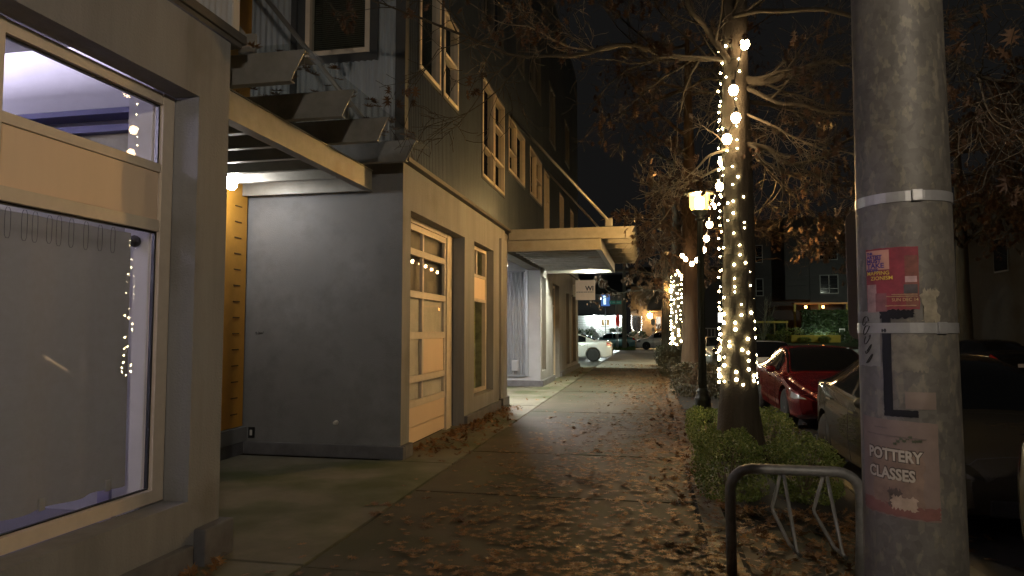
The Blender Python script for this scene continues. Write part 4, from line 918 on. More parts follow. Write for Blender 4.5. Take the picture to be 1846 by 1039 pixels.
m = patch('tape_scrap', -.07, .02, 1.632, 1.654, .0018, tape, None, .004, 7); tag(m, 'ragged dark tape under the red poster on the pole', 'tape')
PS = thing('paper_scrap', 'white paper scrap with black scribble left of the tape on the pole', 'paper', (PX, PY, 0))
patch('sheet', -.185, -.075, 1.50, 1.652, .0012, paper('scrap_white', (.20, .195, .18), .25), PS, .002, 4)
m = MB(); rr = random.Random(4)
for k in range(5):
    pts = []; z = 1.625 - .026 * k
    for t in range(10): a = t / 9 * 5.2 + k; pts.append(wrapP(-.125 + .014 * math.cos(a) + .003 * k, z + .013 * math.sin(a * 1.2), .0035))
    m.tube(pts, .0016, 4)
m.build('scribble', inkd, PS)
m = patch('paper_scrap', -.04, .05, 1.49, 1.585, .0010, paper('scrap_tan', (.15, .135, .105), .4), None, .006, 12); tag(m, 'torn tan paper scrap under the lower band of the pole', 'paper')
m = patch('paper_scrap', .042, .085, 1.62, 1.71, .0010, paper('scrap_cream', (.24, .21, .15), .4), None, .010, 13); tag(m, 'torn cream paper sliver right of the red poster', 'paper')
m = patch('metal_plate', -.01, .07, 1.39, 1.435, .0016, mat('tag_plate', (.20, .155, .13), .5, .4), None, .0005, 14); tag(m, 'small bolted metal plate above the pottery flyer', 'plate')

# ================================================================== cars
def lerp_tab(tab, t):
    if t <= tab[0][0]: return tab[0][1]
    for i in range(len(tab) - 1):
        a, b = tab[i], tab[i + 1]
        if t <= b[0]:
            f = (t - a[0]) / (b[0] - a[0]); s0 = (b[1] - tab[max(i - 1, 0)][1]) / max(1e-6, b[0] - tab[max(i - 1, 0)][0]); e2 = tab[min(i + 2, len(tab) - 1)]; s1 = (e2[1] - a[1]) / max(1e-6, e2[0] - a[0])
            h = b[0] - a[0]; s = (b[1] - a[1]) / h
            if s0 * s <= 0: s0 = 0
            if s1 * s <= 0: s1 = 0
            lim = 3 * abs(s); s0 = max(-lim, min(lim, s0)); s1 = max(-lim, min(lim, s1))
            f2, f3 = f * f, f * f * f
            return a[1] * (2 * f3 - 3 * f2 + 1) + h * s0 * (f3 - 2 * f2 + f) + b[1] * (-2 * f3 + 3 * f2) + h * s1 * (f3 - f2)
    return tab[-1][1]
STY = {
 'hatch': dict(L=4.48, wb=(.205, .805), r=.325,
   top=[(0, .62), (.02, .70), (.08, .80), (.16, .88), (.24, .97), (.30, 1.14), (.38, 1.36), (.46, 1.46), (.54, 1.485), (.66, 1.45), (.78, 1.34), (.90, 1.17), (.955, 1.09), (1, .98)],
   belt=[(0, .58), (.02, .64), (.08, .72), (.16, .80), (.24, .88), (.4, .94), (.6, .99), (.8, 1.06), (.93, 1.06), (1, .92)],
   w=[(0, .60), (.03, .74), (.09, .83), (.2, .865), (.5, .875), (.8, .865), (.93, .80), (1, .68)],
   rw=[(0, .45), (.1, .62), (.24, .70), (.34, .63), (.5, .575), (.75, .545), (.9, .56), (1, .52)],
   ws=(.255, .43), side=((.335, .525), (.545, .75), (.765, .86)), rwn=(.70, .90)),
 'sedan': dict(L=4.7, wb=(.195, .80), r=.335,
   top=[(0, .60), (.02, .68), (.08, .77), (.16, .86), (.25, .96), (.32, 1.16), (.40, 1.36), (.48, 1.435), (.56, 1.445), (.66, 1.40), (.76, 1.25), (.84, 1.10), (.94, 1.06), (.985, 1.0), (1, .9)],
   belt=[(0, .56), (.02, .62), (.08, .70), (.16, .79), (.25, .88), (.4, .93), (.6, .97), (.8, 1.0), (.94, 1.0), (1, .85)],
   w=[(0, .60), (.03, .76), (.09, .86), (.2, .90), (.5, .915), (.8, .905), (.93, .84), (1, .70)],
   rw=[(0, .45), (.1, .64), (.25, .73), (.35, .66), (.5, .60), (.68, .58), (.84, .66), (.94, .68), (1, .55)],
   ws=(.265, .44), side=((.345, .525), (.54, .72)), rwn=(.66, .82)),
 'suv': dict(L=4.45, wb=(.20, .80), r=.36,
   top=[(0, .72), (.02, .86), (.08, .95), (.16, 1.02), (.23, 1.08), (.30, 1.30), (.38, 1.53), (.46, 1.61), (.56, 1.63), (.75, 1.59), (.88, 1.50), (.95, 1.25), (1, 1.0)],
   belt=[(0, .68), (.02, .80), (.08, .88), (.16, .95), (.23, 1.0), (.4, 1.03), (.6, 1.06), (.85, 1.12), (.95, 1.1), (1, .92)],
   w=[(0, .62), (.03, .78), (.09, .86), (.2, .895), (.5, .90), (.8, .895), (.94, .84), (1, .74)],
   rw=[(0, .5), (.1, .66), (.23, .74), (.34, .67), (.5, .62), (.75, .60), (.9, .58), (1, .6)],
   ws=(.245, .42), side=((.32, .52), (.535, .73), (.745, .86)), rwn=(.87, .95)),
}
def ring_pt(S_, t, v):
    """v 0..1 : sill centre -> sill edge -> flank -> belt -> roof edge -> roof centre (half ring)"""
    w = lerp_tab(S_['w'], t); b = lerp_tab(S_['belt'], t); tp = lerp_tab(S_['top'], t); rw = min(lerp_tab(S_['rw'], t), w * .98)
    zb = .20 + .10 * max(0, .06 - t) / .06 + .10 * max(0, t - .95) / .05
    K = [(0, 0, zb), (.12, w * .86, zb), (.17, w * .965, zb + .05), (.30, w * 1.0, zb + .26), (.42, w, (zb + .26) * .45 + b * .55), (.50, w * .975, b - .03), (.53, w * .95, b), (.72, rw + .03, tp - .075), (.78, rw - .03, tp - .03), (.88, rw * .6, tp - .008), (1, 0, tp)]
    for i in range(len(K) - 1):
        if v <= K[i + 1][0]:
            f = (v - K[i][0]) / (K[i + 1][0] - K[i][0]); return K[i][1] + (K[i + 1][1] - K[i][1]) * f, K[i][2] + (K[i + 1][2] - K[i][2]) * f
    return 0, tp
def surf(S_, t, v, side): y, z = ring_pt(S_, t, v); return Vector((S_['L'] * (.5 - t), side * y, z))
VS = [0, .06, .12, .145, .17, .23, .30, .36, .42, .46, .50, .515, .53, .57, .62, .67, .72, .75, .78, .83, .88, .94, 1]
MESHC = {}
def car_meshes(sty):
    if sty in MESHC: return MESHC[sty]
    S_ = STY[sty]; mb = MB(); NT = 60; rings = []
    for i in range(NT + 1):
        t = i / NT; t = t if i not in (0, NT) else t
        ring = [surf(S_, t, v, 1) for v in VS] + [surf(S_, t, v, -1) for v in reversed(VS[1:-1])]; rings.append(ring)
    n = len(rings[0]); vs = [p for r_ in rings for p in r_]; fs = []
    for i in range(NT):
        for j in range(n): fs.append((i * n + j, i * n + (j + 1) % n, (i + 1) * n + (j + 1) % n, (i + 1) * n + j))
    fs.append(tuple(range(n))); fs.append(tuple(reversed([NT * n + j for j in range(n)])))
    mb.add(vs, fs, True); mb.sm[-1] = mb.sm[-2] = False
    o = mb.build('tmp', None, None, fixn=True); cutters = []
    for wt_ in S_['wb']:
        for sd_ in (1, -1):
            c = MB(); c.lathe([(S_['r'] + .055, -.26), (S_['r'] + .055, .3)], 40, (S_['L'] * (.5 - wt_), sd_ * .82, S_['r'] + .02), Matrix.Rotation(R(90), 3, 'X')); co = c.build('cut', None, None, fixn=True); cutters.append(co)
            md = o.modifiers.new('b', 'BOOLEAN'); md.operation = 'DIFFERENCE'; md.object = co; md.solver = 'EXACT'
    dg = bpy.context.evaluated_depsgraph_get(); body = bpy.data.meshes.new_from_object(o.evaluated_get(dg))
    for c in cutters + [o]: bpy.data.objects.remove(c)
    body.materials.clear()
    body.polygons.foreach_set('use_smooth', [True] * len(body.polygons))
    try: body.set_sharp_from_angle(angle=R(32))
    except Exception: pass
    def patchm(name, t0, t1, v0, v1, sides, off=.004, nt_=14, nv=8, full=False):
        q = MB()
        for sd_ in sides:
            vs, fs = [], []
            cols_ = [(v0 + (1 - v0) * j / nv, 1) for j in range(nv + 1)] + [(1 - (1 - v0) * j / nv, -1) for j in range(1, nv + 1)] if full else [(v0 + (v1 - v0) * j / nv, sd_) for j in range(nv + 1)]
            for i in range(nt_ + 1):
                t = t0 + (t1 - t0) * i / nt_
                for v, s2 in cols_:
                    p0 = surf(S_, t, v, s2); e = 1e-3
                    du = surf(S_, min(1, t + .004), v, s2) - surf(S_, max(0, t - .004), v, s2); va, vb = max(0, v - .006), min(1, v + .006); dv = surf(S_, t, vb, s2) - surf(S_, t, va, s2)
                    if v > .995: dv = Vector((0, -s2, 0))
                    nn = du.cross(dv); nn = nn.normalized() if nn.length > 1e-9 else Vector((0, 0, 1))
                    if nn.dot(Vector((0, p0.y, (p0.z - .7) * .8 + (.2 if v > .7 else 0)))) < 0: nn = -nn
                    vs.append(p0 + nn * off)
            k = len(cols_)
            for i in range(nt_):
                for j in range(k - 1): fs.append((i * k + j, i * k + j + 1, (i + 1) * k + j + 1, (i + 1) * k + j))
            q.add(vs, fs, True)
        return q.mesh(name)
    M = dict(body=body, windshield=patchm('windshield', *S_['ws'], .735, 1, (1,), full=True), rear_window=patchm('rear_window', *S_['rwn'], .735, 1, (1,), full=True))
    M['side'] = [patchm('side_window', a, b, .545, .712, (s_,)) for a, b in S_['side'] for s_ in (1, -1)]
    M['chrome'] = [patchm('window_strip', S_['side'][0][0] - .05, S_['side'][-1][1] + .01, .532, .543, (s_,), .008, 24, 1) for s_ in (1, -1)]
    M['headlight'] = [patchm('headlight', .012, .085, .40, .50, (s_,), .006) for s_ in (1, -1)]
    M['taillight'] = [patchm('taillight', .945, .995, .44, .54, (s_,), .006) for s_ in (1, -1)]
    M['handle'] = []
    for a, b in S_['side'][:2]:
        for s_ in (1, -1):
            t = b - .035; p = surf(S_, t, .46, s_); q = MB(); q.box((p.x - .10, p.y - .02, p.z - .012), (p.x + .10, p.y + s_ * .028 + (.0), p.z + .014), bev=.008); M['handle'].append(q.mesh('door_handle'))
    M['mirror'] = []
    for s_ in (1, -1):
        t = S_['side'][0][0] - .005; p = surf(S_, t, .54, s_); q = MB(); q.tube([(p.x, p.y - s_ * .03, p.z + .02), (p.x + .01, p.y + s_ * .07, p.z + .05)], .02, 6)
        q2 = MB(); q2.ico((0, 0, 0), 1, 2); q.add([(p.x + .02 + v[0] * .075, p.y + s_ * .13 + v[1] * .105, p.z + .075 + v[2] * .07) for v in q2.v], q2.f, True); M['mirror'].append(q.mesh('mirror'))
    # seams: door lines as thin grooves standing just proud
    doors = [S_['side'][0][0] + .0, (S_['side'][0][1] + S_['side'][1][0]) / 2, S_['side'][1][1] + .02]; M['seam'] = []
    for t in doors:
        for s_ in (1, -1): q = MB(); q.tube([surf(S_, t, v, s_) for v in (.18, .24, .30, .36, .42, .47, .51)], .0045, 4, cap=False); M['seam'].append(q.mesh('door_seam'))
    for t, r2 in ((S_['ws'][0] - .012, .005), (.035, .006)):
        q = MB(); q.tube([surf(S_, t, v, 1) for v in (.56, .66, .72, .78, .9, 1)] + [surf(S_, t, v, -1) for v in (.9, .78, .72, .66, .56)], r2, 4, cap=False); M['seam'].append(q.mesh('bonnet_seam'))
    q = MB(); x = S_['L'] / 2; q.box((x - .12, -.48, .28), (x + .004, .48, .42), bev=.02); M['grille'] = q.mesh('grille')
    q = MB(); q.box((-.006, -.155, 0), (.006, .155, .11), bev=.004); M['plate'] = q.mesh('licence_plate')
    r_ = S_['r']
    q = MB(); q.lathe([(r_ * .66, -.10), (r_ * .9, -.11), (r_, -.08), (r_, .08), (r_ * .9, .105), (r_ * .66, .09)], 32, M=Matrix.Rotation(R(90), 3, 'X')); M['tyre'] = q.mesh('tyre')
    q = MB(); Rm = Matrix.Rotation(R(90), 3, 'X'); q.lathe([(r_ * .66, -.09), (r_ * .66, .088), (r_ * .60, .08), (r_ * .58, .02), (r_ * .2, .015), (.001, .015)], 28, M=Rm)
    for k in range(7):
        a = 2 * math.pi * k / 7; c_, s_ = math.cos(a), math.sin(a)
        Mx = Rm.to_4x4() @ Matrix.Rotation(a, 4, 'Z'); q.box((.03, -.022, .02), (r_ * .62, .022, .075), bev=.008, M=Mx)
    q.lathe([(.06, .02), (.06, .08), (.03, .09), (.001, .09)], 14, M=Rm); M['rim'] = q.mesh('rim')
    MESHC[sty] = M; return M
tyrem = mat('tyre_rubber', (.018, .018, .018), .8); rimm = mat('alloy_rim', (.42, .41, .39), .35, .8); rimd = mat('dark_alloy', (.05, .05, .052), .35, .6)
cargl = mat('car_window_glass', (.006, .007, .008), .06, spec=.6, coat=.3); chrome = mat('chrome_strip', (.6, .58, .55), .18, 1); seamm = mat('seam_black', (.008, .008, .008), .7)
hlm = mat('headlight_lens', (.35, .36, .37), .12, .5, coat=1); tlm = mat('taillight_lens', (.30, .015, .012), .15, coat=1); platem = mat('licence_plate_white', (.55, .56, .6), .5)
def paint(name, c, metal=.4, rough=.32): return mat(name, c, rough, metal, coat=.9)
def car(label, sty, x, y, heading, pm, group='cars parked along the kerb', z=-.15, rm=rimm, chr_=True, plate=True, roofblack=False):
    M = car_meshes(sty); S_ = STY[sty]; T = thing('parked_car', label, 'car', (x, y, z), heading, group)
    def lk(name, me, m, par=T):
        me2 = me
        if len(me.materials) == 0: me.materials.append(m)
        o = link(name, me, None, par)
        o.material_slots[0].link = 'OBJECT'; o.material_slots[0].material = m; return o
    lk('body', M['body'], pm); lk('windshield', M['windshield'], cargl); lk('rear_window', M['rear_window'], cargl)
    for me in M['side']: lk('side_window', me, cargl)
    for me in (M['chrome'] if chr_ else ()): lk('window_strip', me, chrome)
    for me in M['headlight']: lk('headlight', me, hlm)
    for me in M['taillight']: lk('taillight', me, tlm)
    for me in M['handle']: lk('door_handle', me, pm if not chr_ else chrome)
    for me in M['mirror']: lk('mirror', me, pm if not roofblack else blackm)
    [lk(me.name.split('.')[0], me, seamm) for me in M['seam']]; lk('grille', M['grille'], seamm)
    for sx in ((1, -1) if plate else ()):
        o = lk('licence_plate', M['plate'], platem); o.location = (sx * (S_['L'] / 2 + .008), 0, .45 if sx > 0 else .62)
    for wt_ in S_['wb']:
        for sd_ in (1, -1):
            w = bpy.data.objects.new('wheel', None); COL.objects.link(w); w.parent = T; w.location = (S_['L'] * (.5 - wt_), sd_ * (lerp_tab(S_['w'], wt_) - .115), S_['r'])
            w.rotation_euler = (0, 0, 0 if sd_ < 0 else math.pi); w.empty_display_size = .1
            lk('tyre', M['tyre'], tyrem, w); lk('rim', M['rim'], rm, w)
    return T
H = R(-90)   # front toward the camera
greyp = mat('grey_car_paint', (.026, .023, .016), .6, .0, spec=.08, coat=.7); redp = paint('red_car_paint', (.13, .006, .008), .3, .26); whitep = paint('white_car_paint', (.62, .62, .62), 0, .3); blackp = paint('black_car_paint', (.012, .012, .013), .2, .25); tealp = paint('teal_car_paint', (.05, .16, .18), .3, .35); olive = paint('champagne_car_paint', (.20, .18, .12), .6, .36)
car('dark grey hatchback parked at the kerb beside the boxwoods, half behind the steel pole', 'hatch', 3.07, 8.32, H, greyp)
car('glossy red sedan parked behind the dark grey hatchback', 'sedan', 3.26, 14.75, H, redp, chr_=False, rm=rimd, plate=False)
car('white sedan with dark glass parked behind the red one, seen past the oak trunk', 'sedan', 3.22, 21.0, H, whitep, chr_=False)
car('black hatchback parked behind the white sedan at the kerb', 'hatch', 3.25, 26.6, H, blackp)
car('silver sedan parked farthest along the kerb, past the far oak', 'sedan', 3.25, 34.5, H, paint('silver_paint', (.4, .4, .4), .7, .35))
car('champagne hatchback whose tail shows at the right edge, nearest the camera', 'hatch', 3.10, 3.02, H, olive, chr_=False)
car('white sedan leaving the lot at the end of the building', 'sedan', -4.30, 36.2, R(180), paint('pearl_white_paint', (.6, .6, .58), .05, .35), group='cars at the corner', z=-.02, rm=rimd)
car('white crossover on the cross street beyond the lit walk', 'suv', 1.0, 62.2, R(180), whitep, group='cars at the corner', z=-.146)
car('teal car half hidden by the utility pole on the cross street', 'hatch', -3.6, 65.2, R(180), tealp, group='cars at the corner', z=-.146)
car('black car parked across the street behind the steel pole', 'sedan', 10.95, 25.5, R(90), blackp, group='cars across the street')
car('black wagon parked across the street ahead of the other black car', 'suv', 10.95, 33.0, R(90), blackp, group='cars across the street')

# ================================================================== background
flood = emat('flood_lamp', (.92, 1.0, .95), 420); porch = emat('porch_lamp', (1.0, .62, .24), 170); orange = emat('orange_lamp', (1.0, .36, .08), 40)
def simple_house(label, x0, x1, y0, y1, h, roofh, wm, rm_, gable='x', name='house'):
    T = thing(name, label, 'house', ((x0 + x1) / 2, y0, 0)); T.location = (0, 0, 0)
    m = MB(); m.box((x0, y0, -.1), (x1, y1, h)); m.build('wall', wm, T)
    e = .4; m = MB()
    if gable == 'x': m.prism([(y0 - e, h + .002), (y1 + e, h + .002), ((y0 + y1) / 2, h + roofh)], 'x', x0 - e, x1 + e)
    else: m.prism([(x0 - e, h + .002), (x1 + e, h + .002), ((x0 + x1) / 2, h + roofh)], 'y', y0 - e, y1 + e)
    m.build('roof', rm_, T); return T
roofm = mat('shingle_roof', (.035, .034, .034), .9, var=.3, vscale=8)
clap = mat('grey_clapboard', (.26, .28, .27), .75, var=.08, vscale=3)
HS = simple_house('grey clapboard house lit by white floodlights at the end of the walk', -9.5, -2.75, 70, 79, 5.2, 2.4, mat('house_grey_wall', (.10, .11, .11), .8), roofm)
m = MB()
for k in range(17): m.box((-9.45, 69.93 - .012 * (k % 2) * 0, .02 + .18 * k), (-2.8, 69.975, .015 + .18 * k + .15), bev=.004); 
m.build('clapboard', clap, HS)
m = MB(); m.box((-9.6, 69.2, 3.05), (-2.6, 70, 3.2)); m.build('porch_roof', roofm, HS)
for x in (-4.72, -4.18):
    m = MB(); m.box((x - .2, 69.88, 2.0), (x + .2, 69.925, 2.75)); F = m.build('window', mat('cream_frame', (.5, .45, .36), .6), HS)
    m = MB(); m.box((x - .13, 69.86, 2.08), (x + .13, 69.878, 2.67)); m.build('pane', emat('warm_pane', (1, .72, .36), .35), F)
m = MB()
for k in range(9): m.box((-5.85 + .16 * k, 68.9, 1.9 - .2 * k - .02), (-5.65 + .16 * k, 69.9, 1.95 - .2 * k)); 
m.build('stair_step', clap, HS)
m = MB(); m.tube([(-5.9, 68.88, 2.9), (-4.5, 68.88, 1.1)], .03, 6); 
for k in range(6): m.tube([(-5.9 + .28 * k, 68.88, 2.9 - .36 * k), (-5.9 + .28 * k, 68.88, 1.85 - .34 * k)], .02, 6)
m.build('stair_rail', mat('rail_grey', (.4, .4, .4), .5), HS)
for i, (x, z, s) in enumerate(((-5.55, 2.95, .16), (-5.15, 2.72, .15), (-3.65, 2.72, .15), (-3.2, 2.85, .15))):
    T = thing('floodlight', ('white floodlight at the top of the clapboard house stairs', 'white floodlight right of the stair top on the clapboard house', 'white floodlight right of the small lit windows on the clapboard house', 'white floodlight at the right corner of the clapboard house')[i], 'floodlight', (x, 69.5, z), group='floodlights on the grey house')
    m = MB(); m.ico((0, 0, 0), s, 2); m.build('lamp_glass', flood, T); m = MB(); m.tube([(0, .1, .05), (0, .45, .1)], .03, 6); m.build('bracket', blackm, T)
T = thing('lit_sign', 'small blue glowing sign board hung above the clapboard house', 'sign', (-4.2, 66.5, 4.45))
m = MB(); m.box((-.42, -.05, -.55), (.42, .05, .55)); m.build('sign_face', emat('blue_glow', (.12, .28, .75), .55), T); m = MB(); m.box((-.2, -.07, -.4), (.05, -.055, .45)); m.build('sign_stripe', emat('blue_white_glow', (.6, .85, 1), 1.6), T); m = MB(); m.ico((-.5, -.1, .2), .13, 1); m.build('lamp', emat('blue_lamp', (.8, .9, 1), 60), T)
m = MB(); m.tube([(0.0, .0, -.55), (0, 0, -4.5)], .04, 6); m.build('post', blackm, T)
brownw = mat('brown_house_wall', (.10, .075, .05), .8, var=.15)
HB = simple_house('brown house with an orange porch lamp and lit door', -1.9, 3.6, 70.5, 79, 6.0, 2.4, brownw, roofm)
m = MB(); m.box((.52, 70.40, 1.25), (1.14, 70.46, 3.0)); F = m.build('door', mat('door_frame_brown', (.2, .12, .06), .6), HB); m = MB(); m.box((.60, 70.36, 1.75), (1.06, 70.395, 2.92)); m.build('pane', emat('lit_door_pane', (1, .86, .66), 1.0), F)
m = MB(); m.box((-.2, 69.0, 3.45), (2.2, 70.49, 3.6)); m.build('porch_roof', mat('porch_wood', (.35, .2, .07), .7), HB)
m = MB(); m.box((-.3, 69.0, -.1), (2.4, 70.49, 1.0)); m.build('porch_deck', mat('deck_dark', (.05, .04, .03), .8), HB)
m = MB(); m.box((-2.75, 70.42, 1.4), (-1.25, 70.48, 3.0)) if False else m.box((-1.75, 70.42, 1.4), (-.9, 70.48, 3.05)); F = m.build('window', darktrim, HB); m = MB(); m.box((-1.68, 70.40, 1.47), (-.97, 70.418, 2.98)); m.build('pane', mat('black_pane', (.01, .01, .012), .1), F)
fl = thing('fairy_lights', 'white fairy lights outlining a dark window of the brown house', 'string lights', (0, 0, 0), group='window fairy lights')
bme = MB().ico((0, 0, 0), .028, 1).mesh('bulb'); bme.materials.append(emat('cool_fairy', (1, .95, .85), 20))
pts = [(-1.82, 3.05), (-1.85, 2.6), (-1.86, 2.2), (-1.8, 1.8), (-1.62, 1.5), (-1.35, 1.35), (-1.1, 1.38), (-.9, 1.5), (-.84, 1.9), (-.82, 2.4), (-.83, 2.9)]
pth = smooth_path([(x, 70.3, z) for x, z in pts], 26)
for q in pth: link('bulb', bme, None, fl, q)
m = MB(); m.tube(pth, .01, 4, cap=False); m.build('wire', wirem, fl)
T = thing('porch_lamp', 'bright warm porch lamp beside the lit door of the brown house', 'porch lamp', (.0, 69.6, 3.05)); m = MB(); m.lathe([(.12, -.3), (.24, -.1), (.22, .12), (.08, .2)], 14); m.build('lamp_glass', porch, T); m = MB(); m.tube([(0, 0, .2), (0, 0, .42)], .03, 6); m.build('bracket', blackm, T)
HD = simple_house('dark house with one bright lit window behind the nearest oak', 5.2, 9.2, 72, 80, 6.5, 2, mat('dark_house_wall', (.05, .05, .055), .85), roofm)
m = MB(); m.box((6.7, 71.9, 2.3), (8.0, 71.97, 3.4)); F = m.build('window', mat('white_frame', (.5, .5, .5), .6), HD); m = MB(); m.box((6.8, 71.86, 2.4), (7.9, 71.895, 3.3)); m.build('pane', emat('white_window_glow', (1, 1, .92), 5), F)
m = MB(); 
for k in range(9): m.box((5.3 + .35 * k, 71.3, .5), (5.36 + .35 * k, 71.36, 1.7))
m.box((5.2, 71.28, 1.7), (8.2, 71.38, 1.8)); tag(m.build('railing', mat('rail_white', (.45, .45, .43), .6)), 'pale porch railing in front of the dark house with the lit window', 'railing')
# apartment block across the corner
apm = mat('apartment_wall', (.022, .021, .023), .85, var=.2, vscale=.6)
AP = thing('apartment_block', 'dark apartment block with orange lit entry behind the hedge across the corner', 'building', (0, 0, 0))
m = MB(); m.box((9.9, 81, 0), (17.2, 95, 14)); m.box((17.2, 79.5, 0), (32, 95, 14)); m.box((14.6, 79.2, 4.9), (17.1, 80.9, 14)); m.build('wall', apm, AP)
def apwin(x0, x1, z0, z1, y, lit=None):
    m = MB(); fw = .08
    m.box((x0, y - .08, z0), (x0 + fw, y, z1)); m.box((x1 - fw, y - .08, z0), (x1, y, z1)); m.box((x0 + fw, y - .08, z0), (x1 - fw, y, z0 + fw)); m.box((x0 + fw, y - .08, z1 - fw), (x1 - fw, y, z1)); m.box(((x0 + x1) / 2 - .04, y - .07, z0 + fw), ((x0 + x1) / 2 + .04, y, z1 - fw)); m.box((x0 + fw, y - .065, z0 + .55), (x1 - fw, y, z0 + .63))
    F = m.build('window', mat('ap_frame', (.14, .14, .14), .6), AP); m = MB(); m.box((x0 + fw, y - .03, z0 + fw), (x1 - fw, y - .01, z1 - fw)); m.build('pane', lit or mat('black_pane', (.01, .01, .012), .1), F)
apwin(18.2, 20.1, 5.5, 7.6, 79.5); apwin(18.2, 20.1, 9.2, 11.3, 79.5); apwin(11, 12.6, 9.2, 11.2, 81, None); apwin(23, 25, 5.5, 7.6, 79.5); apwin(11, 12.6, 5.4, 7.4, 81)
m = MB(); m.box((15.2, 77.6, 4.35), (20.6, 79.19, 4.5)); m.build('entry_soffit', mat('entry_wood', (.45, .2, .06), .7), AP)
for x in (15.25, 17.7, 20.5): m = MB(); m.box((x - .1, 77.7, .3), (x + .1, 77.9, 4.349)); m.build('entry_post', mat('entry_post_wood', (.32, .24, .05), .7), AP)
for x, lab in ((16.6, 'orange entry lamp at the left of the apartment soffit'), (18.35, 'brighter orange entry lamp at the right of the apartment soffit')):
    T = thing('entry_lamp', lab, 'entry lamp', (x, 78.9, 4.1), group='entry lamps of the apartment block'); m = MB(); m.lathe([(.08, -.16), (.12, -.05), (.1, .1)], 10); m.build('lamp_glass', orange, T); m = MB(); m.lathe([(.13, .1), (.05, .24)], 10); m.build('lamp_cap', blackm, T)
def hedge_mesh(size, n, ls, seed):
    rng = random.Random(seed); vs, fs = [], []
    for k in range(n):
        f = rng.random(); x = rng.uniform(-1, 1) * size[0]
        if f < .7: y = -size[1] + abs(rng.gauss(0, .1)); z = rng.uniform(0, 1) * size[2]
        else: y = rng.uniform(-1, 1) * size[1]; z = size[2] - abs(rng.gauss(0, .08))
        y += .16 * mnoise.noise((x * 1.2, z * 1.5, seed)); z *= 1 + .07 * mnoise.noise((x * 1.1, 4, seed)); s = ls * rng.uniform(.7, 1.4); B = rot3(rng, .9); b = len(vs)
        for q in ((0, -s, 0), (s * .5, 0, 0), (0, s, 0), (-s * .5, 0, 0)): vs.append(tuple(Vector((x, y, z)) + B @ Vector(q)))
        fs.append((b, b + 1, b + 2, b + 3))
    me = bpy.data.meshes.new('leaves'); me.from_pydata(vs, [], fs); me.update(); return me
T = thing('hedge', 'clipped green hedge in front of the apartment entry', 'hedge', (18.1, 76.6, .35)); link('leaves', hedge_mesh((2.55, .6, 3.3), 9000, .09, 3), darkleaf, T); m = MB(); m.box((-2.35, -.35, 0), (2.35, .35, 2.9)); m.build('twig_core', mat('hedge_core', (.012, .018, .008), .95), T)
for i, (x, z) in enumerate(((16.9, .75), (18.0, .72))):
    T = thing('garden_light', ('white garden light under the left of the hedge', 'white garden light under the middle of the hedge')[i], 'garden light', (x, 75.6, z), group='garden lights under the hedge'); m = MB(); m.lathe([(.06, 0), (.14, .05), (.12, .2), (.02, .26)], 12); m.build('lamp_glass', emat('garden_glow', (.9, 1, .92), 90), T); m = MB(); m.tube([(0, 0, 0), (0, 0, -.4)], .02, 6); m.build('stake', blackm, T)
T = thing('planter_box', 'long yellow timber planter box on the bank across the corner', 'planter', (16.2, 73.4, .35)); m = MB(); m.box((-2.3, -.5, 0), (2.3, -.42, .38)); m.box((-2.3, -.5, .385), (2.3, -.42, .72)); m.box((-2.3, .42, 0), (2.3, .5, .72)); m.box((-2.3, -.42, 0), (-2.22, .42, .72)); m.box((2.22, -.42, 0), (2.3, .42, .72)); m.build('boards', mat('yellow_timber', (.42, .33, .05), .8, var=.15, vscale=4), T)
m = MB(); m.box((-2.2, -.4, .0), (2.2, .4, .62)); m.build('soil', gap, T)
for i, (x, y, sx, sy, h, z) in enumerate(((15.0, 72.4, .6, .4, .5, .35), (16.9, 72.5, .5, .4, .6, .35), (13.2, 73.6, .9, .7, 1.2, .3), (19.6, 73.8, 1.1, .8, 1.1, .35), (14.4, 75.2, 1.2, .8, 1.5, .35), (11.6, 74, .7, .6, .9, .3), (17.4, 74.6, 1.6, .5, 1.0, .35))):
    T = shrub(('leafy plant against the left end of the timber planter', 'leafy plant in front of the right half of the timber planter', 'rough shrub left of the timber planter', 'rough shrub right of the timber planter', 'tall shrub behind the left end of the planter', 'low shrub by the yellow rail fence', 'long low plants growing between planter and hedge')[i], (x, y, z), (sx, sy, h), 900, .07, 60 + i, boxleaf if i != 3 else darkleaf, 'yard plants across the corner')
T = thing('sandwich_board', 'small white framed sandwich board beside the timber planter', 'sign', (19.1, 74.6, .5), .3); m = MB(); m.box((-.3, -.02, 0), (-.24, .02, 1.25)); m.box((.24, -.02, 0), (.3, .02, 1.25)); m.box((-.24, -.02, 1.1), (.24, .02, 1.25)); m.box((-.24, -.02, .15), (.24, .02, .3)); m.build('frame', mat('board_white', (.6, .6, .58), .6), T); m = MB(); m.box((-.24, -.005, .3), (.24, .01, 1.1)); m.build('board', mat('board_green', (.07, .10, .06), .7), T)
T = thing('rail_fence', 'yellow timber rail fence across the corner, right of the nearest oak', 'fence', (0, 0, 0))
yw = mat('yellow_rail', (.40, .32, .06), .8)
m = MB(); m.box((10.2, 74.4, 2.3), (13.9, 74.5, 2.5)); m.box((10.2, 74.4, .95), (12.6, 74.5, 1.12)); m.build('rail', yw, T)
for x in (10.3, 11.5, 12.6, 13.8): m = MB(); m.box((x - .07, 74.51, .2), (x + .07, 74.63, 2.55)); m.build('post', mat('rail_post', (.2, .16, .06), .8), T)
T = thing('bare_shrub', 'leafless pale shrub with whippy stems right of the nearest oak', 'shrub', (11.2, 72.8, .3)); mb = MB(); rg_ = random.Random(77)
